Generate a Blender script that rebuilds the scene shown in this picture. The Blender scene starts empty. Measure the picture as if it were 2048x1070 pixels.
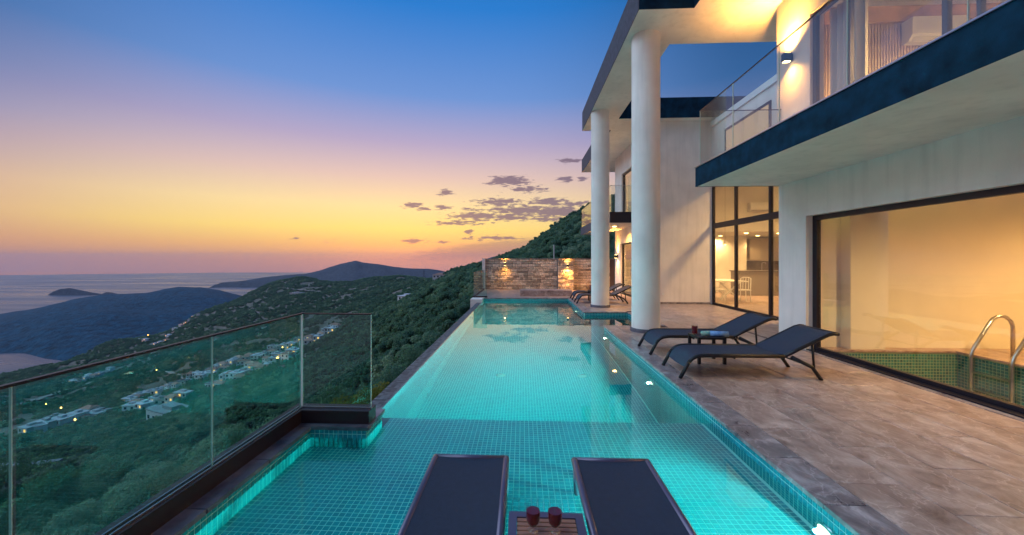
import bpy, bmesh, math, random
import numpy as np
from mathutils import Vector, Matrix
random.seed(7); np.random.seed(7)
R = math.radians
SC = bpy.context.scene
COL = SC.collection

# ------------------------------------------------------------------ camera
EYE = 1.6
YAW = math.atan(36 / 780)
cam_d = bpy.data.cameras.new('camera'); cam = bpy.data.objects.new('camera', cam_d); COL.objects.link(cam)
cam.location = (0, 0, EYE); cam.rotation_euler = (R(90), 0, YAW)
cam_d.sensor_width = 36; cam_d.lens = 780 * 36 / 2048
cam_d.shift_x = 15 / 2048; cam_d.shift_y = -16 / 2048
cam_d.clip_start = 0.05; cam_d.clip_end = 60000
SC.camera = cam

# ------------------------------------------------------------------ render / view
SC.render.engine = 'CYCLES'
SC.view_settings.view_transform = 'Standard'; SC.view_settings.look = 'None'
SC.view_settings.exposure = 0.0; SC.view_settings.gamma = 1.0
SC.view_settings.use_curve_mapping = False
cy = SC.cycles
cy.use_denoising = True
try: cy.denoiser = 'OPENIMAGEDENOISE'
except Exception: pass
cy.use_adaptive_sampling = True; cy.adaptive_threshold = .02
cy.max_bounces = 8; cy.diffuse_bounces = 4; cy.glossy_bounces = 4; cy.transmission_bounces = 7
cy.transparent_max_bounces = 24; cy.volume_bounces = 0
cy.sample_clamp_indirect = 4.0; cy.sample_clamp_direct = 0.0
cy.caustics_reflective = True; cy.caustics_refractive = True; cy.blur_glossy = 0.3

def lin(r, g, b, a=1.0):
    f = lambda c: (c / 255 / 12.92) if c / 255 <= 0.04045 else ((c / 255 + 0.055) / 1.055) ** 2.4
    return (f(r), f(g), f(b), a)

# ------------------------------------------------------------------ world: dusk sky
GLOW_AZ = (-0.30, 0.954)          # horizontal direction of the afterglow
world = bpy.data.worlds.new('World'); SC.world = world; world.use_nodes = True
wt = world.node_tree; wt.nodes.clear()
def WN(t, **k):
    n = wt.nodes.new(t)
    for a, v in k.items(): setattr(n, a, v)
    return n
def wl(a, b): wt.links.new(a, b)
def wmath(op, a, b=None, clamp=False):
    n = WN('ShaderNodeMath', operation=op, use_clamp=clamp)
    for i, v in enumerate((a, b)):
        if v is None: continue
        if isinstance(v, (int, float)): n.inputs[i].default_value = v
        else: wl(v, n.inputs[i])
    return n.outputs[0]
tc = WN('ShaderNodeTexCoord'); sep = WN('ShaderNodeSeparateXYZ'); wl(tc.outputs['Generated'], sep.inputs[0])
dx, dy, dz = sep.outputs
def ramp(stops, fac):
    n = WN('ShaderNodeValToRGB'); e = n.color_ramp.elements
    while len(e) < len(stops): e.new(0.5)
    for el, (p, c) in zip(e, stops): el.position = p; el.color = lin(*c)
    wl(fac, n.inputs[0]); return n.outputs[0]
zz = wmath('ADD', wmath('MULTIPLY', dz, 1 / 1.1), 0.1 / 1.1, True)       # -0.1..1 -> 0..1
P = lambda z: (z + 0.1) / 1.1
near_ramp = ramp([(P(-.1), (150, 116, 130)), (P(-.03), (186, 136, 128)), (P(.0), (214, 152, 120)), (P(.035), (240, 184, 116)),
                  (P(.075), (254, 220, 122)), (P(.13), (252, 222, 158)), (P(.2), (226, 194, 182)), (P(.28), (178, 164, 198)),
                  (P(.38), (104, 146, 212)), (P(.54), (28, 122, 206)), (P(.75), (22, 102, 184)), (P(1), (20, 92, 170))], zz)
far_ramp = ramp([(P(-.1), (132, 110, 130)), (P(-.03), (178, 130, 124)), (P(.0), (190, 136, 122)), (P(.035), (200, 146, 126)),
                 (P(.085), (210, 162, 140)), (P(.13), (198, 156, 150)), (P(.17), (172, 146, 164)), (P(.24), (122, 130, 176)),
                 (P(.30), (84, 114, 166)), (P(.38), (40, 92, 150)), (P(.54), (18, 74, 132)), (P(1), (20, 86, 160))], zz)
hl = wmath('SQRT', wmath('ADD', wmath('MULTIPLY', dx, dx), wmath('ADD', wmath('MULTIPLY', dy, dy), 1e-4)))
cosg = wmath('DIVIDE', wmath('ADD', wmath('MULTIPLY', dx, GLOW_AZ[0]), wmath('MULTIPLY', dy, GLOW_AZ[1])), hl)
mr = WN('ShaderNodeMapRange', interpolation_type='SMOOTHSTEP'); wl(cosg, mr.inputs[0])
mr.inputs[1].default_value = 0.66; mr.inputs[2].default_value = 1.0
mixg = WN('ShaderNodeMix', data_type='RGBA'); wl(mr.outputs[0], mixg.inputs[0]); wl(far_ramp, mixg.inputs[6]); wl(near_ramp, mixg.inputs[7])
sky_col = mixg.outputs[2]
# small dusk clouds: patches of noise placed on the sky by direction (u = x/y, v = z/y)
ysafe = wmath('MAXIMUM', dy, 0.05)
uv = WN('ShaderNodeCombineXYZ'); wl(wmath('DIVIDE', dx, ysafe), uv.inputs[0]); wl(wmath('DIVIDE', dz, ysafe), uv.inputs[1])
def uvpt(px, py):
    a = (px - 1009) / 780; b = -(py - 519) / 780
    X = -math.sin(YAW) + a * math.cos(YAW); Y = math.cos(YAW) + a * math.sin(YAW)
    return X / Y, b / Y
cl = [(1020, 362, 36, 10, 1), (1058, 379, 30, 8, .75), (890, 385, 15, 6, .9), (824, 410, 18, 6, .95), (847, 417, 13, 4, .8), (886, 415, 16, 5, .8),
      (936, 417, 14, 3, .7), (995, 404, 44, 8, .85), (1095, 404, 34, 8, .9), (1045, 420, 62, 9, .95), (1112, 424, 58, 12, 1), (955, 432, 50, 11, .8),
      (1020, 434, 46, 8, .9), (1092, 438, 40, 6, .8), (922, 446, 50, 5, .75), (1140, 321, 22, 5, .85), (1132, 358, 14, 6, .9), (1164, 358, 9, 5, .8),
      (938, 464, 8, 5, .8), (830, 482, 26, 5, .7), (885, 484, 14, 3, .6), (985, 476, 48, 5, .75), (592, 476, 13, 4, .5), (1150, 408, 40, 6, .8),
      (1170, 430, 40, 8, .8), (664, 483, 20, 3, .35)]
acc = None
for (px, py, w, h, s) in cl:
    u, v = uvpt(px, py)
    sub = WN('ShaderNodeVectorMath', operation='SUBTRACT'); wl(uv.outputs[0], sub.inputs[0]); sub.inputs[1].default_value = (u, v, 0)
    mul = WN('ShaderNodeVectorMath', operation='MULTIPLY'); wl(sub.outputs[0], mul.inputs[0]); mul.inputs[1].default_value = (780 / (w * 1.3), 780 / (h * 1.1), 0)
    ln = WN('ShaderNodeVectorMath', operation='LENGTH'); wl(mul.outputs[0], ln.inputs[0])
    e = wmath('MULTIPLY', wmath('SUBTRACT', 1.35, ln.outputs['Value']), s)
    acc = e if acc is None else wmath('MAXIMUM', acc, e)
st = WN('ShaderNodeVectorMath', operation='MULTIPLY'); wl(uv.outputs[0], st.inputs[0]); st.inputs[1].default_value = (1, 4.4, 1)
cn = WN('ShaderNodeTexNoise'); wl(st.outputs[0], cn.inputs['Vector']); cn.inputs['Scale'].default_value = 40; cn.inputs['Detail'].default_value = 6; cn.inputs['Roughness'].default_value = .62; cn.inputs['Distortion'].default_value = .4
cf = wmath('ADD', wmath('MULTIPLY', acc, .80), wmath('MULTIPLY', wmath('SUBTRACT', cn.outputs[0], .5), 2.4))
cmr = WN('ShaderNodeMapRange', interpolation_type='SMOOTHSTEP'); wl(cf, cmr.inputs[0]); cmr.inputs[1].default_value = .22; cmr.inputs[2].default_value = .62
# the long low bank of haze-cloud above the far mountains
bu, bv = uvpt(985, 498)
sub = WN('ShaderNodeVectorMath', operation='SUBTRACT'); wl(uv.outputs[0], sub.inputs[0]); sub.inputs[1].default_value = (bu, bv, 0)
sb = WN('ShaderNodeSeparateXYZ'); wl(sub.outputs[0], sb.inputs[0])
tilt = wmath('SUBTRACT', sb.outputs[1], wmath('MULTIPLY', sb.outputs[0], .10))
el = wmath('SQRT', wmath('ADD', wmath('POWER', wmath('ABSOLUTE', wmath('MULTIPLY', sb.outputs[0], 780 / 190)), 2), wmath('POWER', wmath('ABSOLUTE', wmath('MULTIPLY', tilt, 780 / 17)), 2)))
bn = wmath('MULTIPLY', wmath('SUBTRACT', cn.outputs[0], .5), .9)
bmr = WN('ShaderNodeMapRange', interpolation_type='SMOOTHSTEP'); wl(wmath('ADD', wmath('SUBTRACT', 1.2, el), bn), bmr.inputs[0]); bmr.inputs[1].default_value = .0; bmr.inputs[2].default_value = .7
bank = wmath('MULTIPLY', bmr.outputs[0], .55)
front = wmath('GREATER_THAN', dy, 0.06)
cmask = wmath('MULTIPLY', wmath('MULTIPLY', wmath('MAXIMUM', cmr.outputs[0], bank), front), .92)
mixc = WN('ShaderNodeMix', data_type='RGBA'); wl(cmask, mixc.inputs[0]); wl(sky_col, mixc.inputs[6]); mixc.inputs[7].default_value = lin(118, 98, 120)
bg1 = WN('ShaderNodeBackground'); wl(mixc.outputs[2], bg1.inputs[0]); bg1.inputs[1].default_value = 1.0
nsky = WN('ShaderNodeTexSky', sky_type='NISHITA', sun_disc=False); nsky.sun_elevation = R(1.0)
nsky.sun_rotation = math.atan2(GLOW_AZ[0], GLOW_AZ[1])
bg2 = WN('ShaderNodeBackground'); wl(nsky.outputs[0], bg2.inputs[0]); bg2.inputs[1].default_value = 0.02
ad = WN('ShaderNodeAddShader'); wl(bg1.outputs[0], ad.inputs[0]); wl(bg2.outputs[0], ad.inputs[1])
wo = WN('ShaderNodeOutputWorld'); wl(ad.outputs[0], wo.inputs[0])

# ------------------------------------------------------------------ the sun is down: one very soft lamp for the open blue sky on the seaward side
sd = bpy.data.lights.new('sun', 'SUN'); sd.energy = 2.3; sd.angle = R(60); sd.color = (.62, .82, 1)
sun = bpy.data.objects.new('sun', sd); COL.objects.link(sun)
sun.rotation_euler = Vector((-1, -.15, 0.95)).to_track_quat('Z', 'Y').to_euler()

# ================================================================== helpers
def mat(name, col, rough=.6, metal=0., spec=.5, emit=None, estr=0., var=0., vscale=8., bump=0., bscale=60., tint=None, objvar=0., islvar=0.):
    m = bpy.data.materials.new(name); m.use_nodes = True
    t = m.node_tree; b = t.nodes['Principled BSDF']
    col = tuple(col[:3]) + (1,)
    b.inputs['Base Color'].default_value = col; b.inputs['Roughness'].default_value = rough
    b.inputs['Metallic'].default_value = metal; b.inputs['Specular IOR Level'].default_value = spec
    if emit: b.inputs['Emission Color'].default_value = tuple(emit[:3]) + (1,); b.inputs['Emission Strength'].default_value = estr
    src = None
    tcn = t.nodes.new('ShaderNodeTexCoord')
    if var:
        n = t.nodes.new('ShaderNodeTexNoise'); n.inputs['Scale'].default_value = vscale; n.inputs['Detail'].default_value = 6
        t.links.new(tcn.outputs['Object'], n.inputs['Vector'])
        mx = t.nodes.new('ShaderNodeMix'); mx.data_type = 'RGBA'
        c2 = tint if tint else tuple(c * (1 - var) for c in col[:3])
        c1 = col[:3] if tint else tuple(min(1, c * (1 + var)) for c in col[:3])
        rr = t.nodes.new('ShaderNodeMapRange'); rr.inputs[1].default_value = .3; rr.inputs[2].default_value = .7
        t.links.new(n.outputs[0], rr.inputs[0]); t.links.new(rr.outputs[0], mx.inputs[0])
        mx.inputs[6].default_value = tuple(c1[:3]) + (1,); mx.inputs[7].default_value = tuple(c2[:3]) + (1,)
        src = mx.outputs[2]
    for amt, node, out in ((objvar, 'ShaderNodeObjectInfo', 'Random'), (islvar, 'ShaderNodeNewGeometry', 'Random Per Island')):
        if amt:
            oi = t.nodes.new(node)
            h = t.nodes.new('ShaderNodeHueSaturation')
            rr = t.nodes.new('ShaderNodeMapRange'); rr.inputs[3].default_value = 1 - amt; rr.inputs[4].default_value = 1 + amt
            t.links.new(oi.outputs[out], rr.inputs[0]); t.links.new(rr.outputs[0], h.inputs['Value'])
            if src: t.links.new(src, h.inputs['Color'])
            else: h.inputs['Color'].default_value = col
            src = h.outputs[0]
    if src: t.links.new(src, b.inputs['Base Color'])
    if bump:
        n = t.nodes.new('ShaderNodeTexNoise'); n.inputs['Scale'].default_value = bscale; n.inputs['Detail'].default_value = 5
        t.links.new(tcn.outputs['Object'], n.inputs['Vector'])
        bp = t.nodes.new('ShaderNodeBump'); bp.inputs['Strength'].default_value = bump; bp.inputs['Distance'].default_value = .01
        t.links.new(n.outputs[0], bp.inputs['Height']); t.links.new(bp.outputs[0], b.inputs['Normal'])
    return m

def glass_mat(name, tint=(.86, .95, .93), f0=.04, gain=1.0):
    """thin clear pane: see-through with a Schlick reflection, the same from both sides"""
    m = bpy.data.materials.new(name); m.use_nodes = True; t = m.node_tree; t.nodes.clear()
    o = t.nodes.new('ShaderNodeOutputMaterial'); mx = t.nodes.new('ShaderNodeMixShader')
    tr = t.nodes.new('ShaderNodeBsdfTransparent'); tr.inputs[0].default_value = tuple(tint) + (1,)
    gl = t.nodes.new('ShaderNodeBsdfGlossy'); gl.inputs['Roughness'].default_value = 0.0
    g = t.nodes.new('ShaderNodeNewGeometry'); d = t.nodes.new('ShaderNodeVectorMath'); d.operation = 'DOT_PRODUCT'
    t.links.new(g.outputs['Normal'], d.inputs[0]); t.links.new(g.outputs['Incoming'], d.inputs[1])
    def mth(op, x, y=None):
        n = t.nodes.new('ShaderNodeMath'); n.operation = op; n.use_clamp = True
        for i, v in enumerate((x, y)):
            if v is None: continue
            if isinstance(v, (int, float)): n.inputs[i].default_value = v
            else: t.links.new(v, n.inputs[i])
        return n.outputs[0]
    n = t.nodes.new('ShaderNodeMath'); n.operation = 'ABSOLUTE'; t.links.new(d.outputs['Value'], n.inputs[0])
    f = mth('POWER', mth('SUBTRACT', 1.0, n.outputs[0]), 5.0)
    f = mth('MULTIPLY', mth('ADD', mth('MULTIPLY', f, 1 - f0), f0), gain)
    t.links.new(f, mx.inputs[0])
    t.links.new(tr.outputs[0], mx.inputs[1]); t.links.new(gl.outputs[0], mx.inputs[2]); t.links.new(mx.outputs[0], o.inputs[0])
    return m

class MB:
    """collects faces and builds ONE mesh object"""
    def __init__(s): s.v = []; s.f = []
    def add(s, vs, fs):
        o = len(s.v); s.v += [tuple(p) for p in vs]; s.f += [tuple(i + o for i in f) for f in fs]; return s
    def box(s, x0, x1, y0, y1, z0, z1):
        return s.add([(x0, y0, z0), (x1, y0, z0), (x1, y1, z0), (x0, y1, z0), (x0, y0, z1), (x1, y0, z1), (x1, y1, z1), (x0, y1, z1)],
                     [(3, 2, 1, 0), (4, 5, 6, 7), (0, 1, 5, 4), (1, 2, 6, 5), (2, 3, 7, 6), (3, 0, 4, 7)])
    def bar(s, a, b, w, h=None, up=(0, 0, 1)):
        h = h or w; a = Vector(a); b = Vector(b); d = (b - a).normalized(); u = Vector(up)
        if abs(d.dot(u)) > .98: u = Vector((0, 1, 0))
        r = d.cross(u).normalized() * w / 2; q = r.cross(d).normalized() * h / 2
        vs = [p + i * r + j * q for p in (a, b) for i, j in ((-1, -1), (1, -1), (1, 1), (-1, 1))]
        return s.add(vs, [(3, 2, 1, 0), (4, 5, 6, 7), (0, 1, 5, 4), (1, 2, 6, 5), (2, 3, 7, 6), (3, 0, 4, 7)])
    def tube(s, pts, r, n=10, cap=True):
        pts = [Vector(p) for p in pts]; rings = []
        rs = r if isinstance(r, (list, tuple)) else [r] * len(pts)
        prev = None
        for i, p in enumerate(pts):
            d = (pts[min(i + 1, len(pts) - 1)] - pts[max(i - 1, 0)]).normalized()
            u = prev if prev else (Vector((0, 0, 1)) if abs(d.z) < .9 else Vector((0, 1, 0)))
            a = d.cross(u).normalized(); b = a.cross(d).normalized(); prev = b
            rings.append([p + rs[i] * (math.cos(2 * math.pi * k / n) * a + math.sin(2 * math.pi * k / n) * b) for k in range(n)])
        vs = [q for g in rings for q in g]; fs = []
        for i in range(len(pts) - 1):
            for k in range(n):
                fs.append((i * n + k, i * n + (k + 1) % n, (i + 1) * n + (k + 1) % n, (i + 1) * n + k))
        if cap: fs.append(tuple(range(n))[::-1]); fs.append(tuple((len(pts) - 1) * n + k for k in range(n)))
        return s.add(vs, fs)
    def lathe(s, prof, n=24, c=(0, 0, 0)):
        vs = [(c[0] + r * math.cos(2 * math.pi * k / n), c[1] + r * math.sin(2 * math.pi * k / n), c[2] + z) for r, z in prof for k in range(n)]
        fs = [(i * n + k, i * n + (k + 1) % n, (i + 1) * n + (k + 1) % n, (i + 1) * n + k) for i in range(len(prof) - 1) for k in range(n)]
        return s.add(vs, fs)
    def build(s, name, m, parent=None, smooth=False, bevel=0, fixn=False):
        me = bpy.data.meshes.new(name); me.from_pydata(s.v, [], s.f)
        if fixn or bevel:
            bm = bmesh.new(); bm.from_mesh(me)
            bmesh.ops.recalc_face_normals(bm, faces=bm.faces)
            if bevel: bmesh.ops.bevel(bm, geom=list(bm.edges), offset=bevel, segments=2, affect='EDGES', clamp_overlap=True)
            bm.to_mesh(me); bm.free()
        if smooth:
            me.polygons.foreach_set('use_smooth', [True] * len(me.polygons))
        o = bpy.data.objects.new(name, me); COL.objects.link(o)
        if m: me.materials.append(m)
        if parent: o.parent = parent
        return o
def box(name, x0, x1, y0, y1, z0, z1, m, parent=None, bevel=0):
    return MB().box(x0, x1, y0, y1, z0, z1).build(name, m, parent, bevel=bevel)
def empty(name, loc=(0, 0, 0), rz=0):
    o = bpy.data.objects.new(name, None); COL.objects.link(o); o.location = loc; o.rotation_euler = (0, 0, rz); o.empty_display_size = .2; return o
def tag(o, label=None, cat=None, group=None, kind=None):
    if label: o['label'] = label
    if cat: o['category'] = cat
    if group: o['group'] = group
    if kind: o['kind'] = kind
    return o
def copy_tree(o, parent=None):
    c = o.copy(); COL.objects.link(c); c.parent = parent
    for ch in o.children: copy_tree(ch, c)
    return c
def lamp(name, kind, loc, energy, color, parent=None, size=.05, rot=None, spot=None, blend=1.0, sy=None):
    d = bpy.data.lights.new(name, kind); d.energy = energy; d.color = color
    if kind == 'AREA':
        d.size = size
        if sy: d.shape = 'RECTANGLE'; d.size_y = sy
    else: d.shadow_soft_size = size
    if kind == 'SPOT': d.spot_size = R(spot); d.spot_blend = blend
    o = bpy.data.objects.new(name, d); COL.objects.link(o); o.location = loc
    if rot: o.rotation_euler = rot
    if parent: o.parent = parent
    return o
WARM = (1, .58, .22); AMBER = (1, .46, .09)

# ---- materials
M = {}
M['plaster'] = mat('plaster', (.76, .70, .64), .85, var=.10, vscale=1.3, bump=.25, bscale=90)
t = M['plaster'].node_tree; b = t.nodes['Principled BSDF']; old = b.inputs['Base Color'].links[0].from_socket
g = t.nodes.new('ShaderNodeNewGeometry'); vm = t.nodes.new('ShaderNodeVectorMath'); vm.operation = 'MULTIPLY'; vm.inputs[1].default_value = (7, 7, .55); t.links.new(g.outputs['Position'], vm.inputs[0])
n = t.nodes.new('ShaderNodeTexNoise'); n.inputs['Scale'].default_value = 1; n.inputs['Detail'].default_value = 5; t.links.new(vm.outputs[0], n.inputs['Vector'])
rr = t.nodes.new('ShaderNodeMapRange'); rr.inputs[1].default_value = .5; rr.inputs[2].default_value = .8; rr.inputs[4].default_value = .35; t.links.new(n.outputs[0], rr.inputs[0])
mx = t.nodes.new('ShaderNodeMix'); mx.data_type = 'RGBA'; t.links.new(rr.outputs[0], mx.inputs[0]); t.links.new(old, mx.inputs[6]); mx.inputs[7].default_value = (.46, .42, .38, 1); t.links.new(mx.outputs[2], b.inputs['Base Color'])
M['plaster_in'] = mat('plaster_interior', (.70, .66, .58), .85, var=.04, vscale=2)
M['navy'] = mat('navy_paint', (.003, .022, .046), .85, spec=.12, var=.5, vscale=5, bump=.3, bscale=70)
M['fascia'] = mat('grey_fascia', (.05, .05, .075), .75, var=.3, vscale=9, bump=.3)
M['frame'] = mat('dark_aluminium', (.028, .024, .034), .4, metal=.6)
M['brown'] = mat('brown_channel', (.035, .018, .022), .45, metal=.4)
M['steel'] = mat('brushed_steel', (.55, .55, .56), .28, metal=1)
M['edge'] = mat('glass_edge', (.55, .70, .62), .3)
M['glass'] = glass_mat('railing_glass', (.78, .95, .92), .085)
M['wglass'] = glass_mat('window_glass', (.95, .97, .95), .09)
M['tile'] = mat('mosaic_tile', (.008, .26, .31), .22, spec=.5, islvar=.16)
M['tile_piece'] = mat('mosaic_tile_piece', (.008, .26, .31), .22, spec=.5, objvar=.16)
M['tile_dark'] = mat('mosaic_tile_green', (.022, .16, .13), .25, islvar=.4)
M['grout'] = mat('grout', (.32, .72, .68), .8)
M['sling'] = mat('sling_fabric', (.015, .026, .055), .75, bump=.5, bscale=500, var=.12, vscale=30)
M['sling_frame'] = mat('lounger_frame', (.014, .014, .018), .4, metal=.3)
M['pool_frame'] = mat('lounger_frame_plum', (.13, .10, .15), .35, metal=.4)
M['wood'] = mat('table_wood', (.34, .14, .08), .45, var=.35, vscale=6)
M['marble'] = mat('grey_marble', (.20, .19, .23), .25, var=.5, vscale=4, tint=(.06, .055, .08), objvar=.3)
M['white'] = mat('white_gloss', (.75, .74, .70), .4)
M['lens'] = mat('lamp_lens', (1, .9, .6), .4, emit=(1, .66, .22), estr=22)
M['poollens'] = mat('pool_lamp_lens', (1, 1, .9), .4, emit=(1, .93, .62), estr=2.6)
M['black'] = mat('black', (.01, .01, .012), .5)

def travertine(name, c1, c2, c3, rough=.3):
    m = bpy.data.materials.new(name); m.use_nodes = True; t = m.node_tree; b = t.nodes['Principled BSDF']
    tcn = t.nodes.new('ShaderNodeTexCoord'); oi = t.nodes.new('ShaderNodeObjectInfo'); geo = t.nodes.new('ShaderNodeNewGeometry')
    vm = t.nodes.new('ShaderNodeVectorMath'); vm.operation = 'MULTIPLY'; vm.inputs[1].default_value = (3.0, 1.9, 3)
    t.links.new(geo.outputs['Position'], vm.inputs[0])
    mp = t.nodes.new('ShaderNodeVectorMath'); mp.operation = 'ADD'; t.links.new(vm.outputs[0], mp.inputs[0])
    cm = t.nodes.new('ShaderNodeMath'); cm.operation = 'MULTIPLY'; cm.inputs[1].default_value = 57; t.links.new(oi.outputs['Random'], cm.inputs[0])
    t.links.new(cm.outputs[0], mp.inputs[1])
    n1 = t.nodes.new('ShaderNodeTexNoise'); n1.inputs['Scale'].default_value = 1.7; n1.inputs['Detail'].default_value = 10; n1.inputs['Roughness'].default_value = .72; n1.inputs['Distortion'].default_value = .6
    t.links.new(mp.outputs[0], n1.inputs['Vector'])
    r = t.nodes.new('ShaderNodeValToRGB'); e = r.color_ramp.elements; e.new(.5)
    for el_, (p, c) in zip(e, ((.30, c2), (.5, c1), (.72, c3))): el_.position = p; el_.color = tuple(c) + (1,)
    t.links.new(n1.outputs[0], r.inputs[0])
    v = t.nodes.new('ShaderNodeTexVoronoi'); v.feature = 'DISTANCE_TO_EDGE'; v.inputs['Scale'].default_value = 1.5
    nd = t.nodes.new('ShaderNodeTexNoise'); nd.inputs['Scale'].default_value = 2.2; nd.inputs['Detail'].default_value = 5
    t.links.new(mp.outputs[0], nd.inputs['Vector'])
    av = t.nodes.new('ShaderNodeVectorMath'); av.operation = 'ADD'; t.links.new(mp.outputs[0], av.inputs[0]); t.links.new(nd.outputs['Color'], av.inputs[1])
    t.links.new(av.outputs[0], v.inputs['Vector'])
    vr = t.nodes.new('ShaderNodeMapRange'); vr.inputs[1].default_value = .0; vr.inputs[2].default_value = .028; vr.inputs[3].default_value = .30; vr.inputs[4].default_value = 0
    t.links.new(v.outputs['Distance'], vr.inputs[0])
    mx = t.nodes.new('ShaderNodeMix'); mx.data_type = 'RGBA'; t.links.new(vr.outputs[0], mx.inputs[0]); t.links.new(r.outputs[0], mx.inputs[6]); mx.inputs[7].default_value = tuple(min(1, c * 1.5) for c in c3) + (1,)
    h = t.nodes.new('ShaderNodeHueSaturation'); rr = t.nodes.new('ShaderNodeMapRange'); rr.inputs[3].default_value = .92; rr.inputs[4].default_value = 1.07
    t.links.new(oi.outputs['Random'], rr.inputs[0]); t.links.new(rr.outputs[0], h.inputs['Value']); t.links.new(mx.outputs[2], h.inputs['Color'])
    t.links.new(h.outputs[0], b.inputs['Base Color'])
    rg = t.nodes.new('ShaderNodeMapRange'); rg.inputs[3].default_value = rough - .08; rg.inputs[4].default_value = rough + .2
    t.links.new(n1.outputs[0], rg.inputs[0]); t.links.new(rg.outputs[0], b.inputs['Roughness'])
    bp = t.nodes.new('ShaderNodeBump'); bp.inputs['Strength'].default_value = .12; bp.inputs['Distance'].default_value = .01
    t.links.new(n1.outputs[0], bp.inputs['Height']); t.links.new(bp.outputs[0], b.inputs['Normal'])
    return m
M['paver'] = travertine('travertine', (.345, .235, .195), (.135, .078, .068), (.56, .43, .375))
M['coping'] = travertine('coping_stone', (.20, .165, .17), (.06, .05, .065), (.48, .43, .44), .25)
M['bed'] = mat('deck_bed', (.15, .105, .09), .9)

# ================================================================== ground: projective terrain grid
CS, SN = math.cos(YAW), math.sin(YAW)
def pt(px, dp, z):            # image column + depth along the view axis -> world
    r = (px - 1009) / 780 * dp
    return (-SN * dp + CS * r, CS * dp + SN * r, z)
def zpix(py, dp): return EYE - (py - 519) / 780 * dp
SEA = -300.0
cols = {
 -700: [(3, 2300), (8, 1550), (15, 1330), (30, 1180), (60, 1090), (120, 1030), (250, 960), (400, 910), (650, 860), (850, 830), (1000, 826), (1400, 830)],
 -200: [(3, 2200), (8, 1480), (15, 1260), (30, 1110), (60, 1030), (120, 970), (250, 890), (400, 845), (650, 800), (800, 785), (900, 796), (1300, 800)],
 0:   [(3, 2100), (8, 1430), (15, 1190), (30, 1060), (60, 985), (120, 930), (250, 865), (400, 818), (650, 772), (850, 750), (1000, 770), (1300, 800)],
 120: [(3, 2050), (8, 1380), (15, 1140), (30, 1025), (60, 950), (120, 905), (250, 850), (400, 805), (650, 752), (880, 722), (1050, 750), (1500, 790)],
 220: [(3, 2000), (8, 1330), (15, 1090), (30, 990), (60, 922), (120, 880), (250, 835), (400, 792), (620, 735), (930, 680), (1150, 712), (1600, 755)],
 330: [(3, 1950), (8, 1270), (15, 1030), (30, 945), (60, 888), (120, 855), (250, 820), (380, 790), (560, 722), (800, 690), (1000, 662), (1300, 692), (1700, 725)],
 400: [(3, 1950), (8, 1220), (15, 985), (30, 910), (60, 862), (120, 832), (250, 797), (380, 765), (560, 700), (800, 660), (1100, 626), (1400, 650), (1800, 685)],
 480: [(3, 1950), (8, 1190), (15, 950), (30, 885), (60, 842), (120, 808), (250, 772), (400, 738), (560, 688), (800, 640), (1200, 592), (1500, 612), (2000, 645)],
 540: [(3, 1900), (8, 1170), (15, 930), (30, 868), (60, 825), (120, 787), (250, 752), (400, 722), (600, 668), (900, 610), (1300, 564), (1600, 582), (2100, 620)],
 600: [(3, 1900), (8, 1150), (15, 912), (30, 850), (60, 805), (120, 765), (250, 727), (420, 695), (600, 652), (900, 595), (1350, 551), (1700, 575), (2200, 612)],
 660: [(3, 1900), (8, 1130), (15, 895), (30, 830), (60, 780), (120, 740), (250, 700), (420, 668), (600, 634), (900, 590), (1300, 561), (1700, 582), (2200, 612)],
 700: [(3, 1900), (8, 1110), (15, 872), (30, 805), (60, 752), (120, 706), (250, 668), (400, 645), (600, 618), (900, 585), (1250, 565), (1600, 580), (2000, 610)],
 740: [(3, 1900), (8, 1080), (15, 845), (30, 775), (60, 722), (120, 676), (250, 641), (400, 623), (600, 606), (900, 577), (1250, 553), (1600, 570), (2000, 600)],
 800: [(3, 1900), (8, 1040), (15, 800), (30, 722), (60, 668), (120, 627), (250, 604), (400, 593), (600, 581), (900, 562), (1200, 549), (1600, 575), (2000, 600)],
 860: [(3, 1900), (8, 1020), (15, 770), (30, 680), (60, 628), (120, 594), (250, 574), (400, 567), (600, 562), (900, 558), (1100, 555), (1500, 570), (2000, 600)],
 905: [(3, 1900), (8, 1020), (15, 750), (30, 650), (60, 598), (120, 567), (250, 549), (400, 541), (600, 560), (900, 578), (2000, 620)],
 950: [(3, 1900), (8, 1020), (15, 740), (22, 690), (30, 632), (60, 578), (120, 546), (250, 528), (350, 526), (600, 560), (2000, 620)],
 985: [(3, 1900), (8, 1020), (15, 740), (22, 690), (30, 622), (60, 560), (120, 530), (230, 515), (400, 545), (2000, 620)],
 1050: [(3, 1900), (8, 1020), (15, 740), (22, 690), (30, 605), (60, 545), (120, 507), (220, 487), (400, 525), (2000, 620)],
 1100: [(3, 1900), (8, 1020), (15, 740), (22, 690), (30, 600), (60, 528), (120, 472), (210, 450), (400, 505), (2000, 600)],
 1190: [(3, 1900), (8, 1020), (15, 740), (22, 690), (30, 600), (60, 508), (120, 432), (200, 398), (400, 475), (2000, 600)],
 1500: [(3, 1900), (8, 1020), (15, 740), (22, 690), (30, 600), (60, 480), (120, 370), (200, 320), (400, 420), (2000, 600)],
 1900: [(3, 1900), (8, 1020), (15, 740), (22, 690), (30, 600), (60, 480), (120, 370), (200, 320), (400, 420), (2000, 600)]}
PXK = sorted(cols)
GD = np.exp(np.linspace(math.log(3.2), math.log(2000), 300))
GP = np.linspace(-700, 1900, 521)
tab = np.array([np.interp(np.log(GD), np.log([a for a, _ in cols[k]]), [b for _, b in cols[k]]) for k in PXK])   # column x depth
ker = np.exp(-np.linspace(-2, 2, 13) ** 2); ker /= ker.sum()
tab = np.array([np.convolve(np.pad(r, 6, mode='edge'), ker, 'valid') for r in tab])
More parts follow.
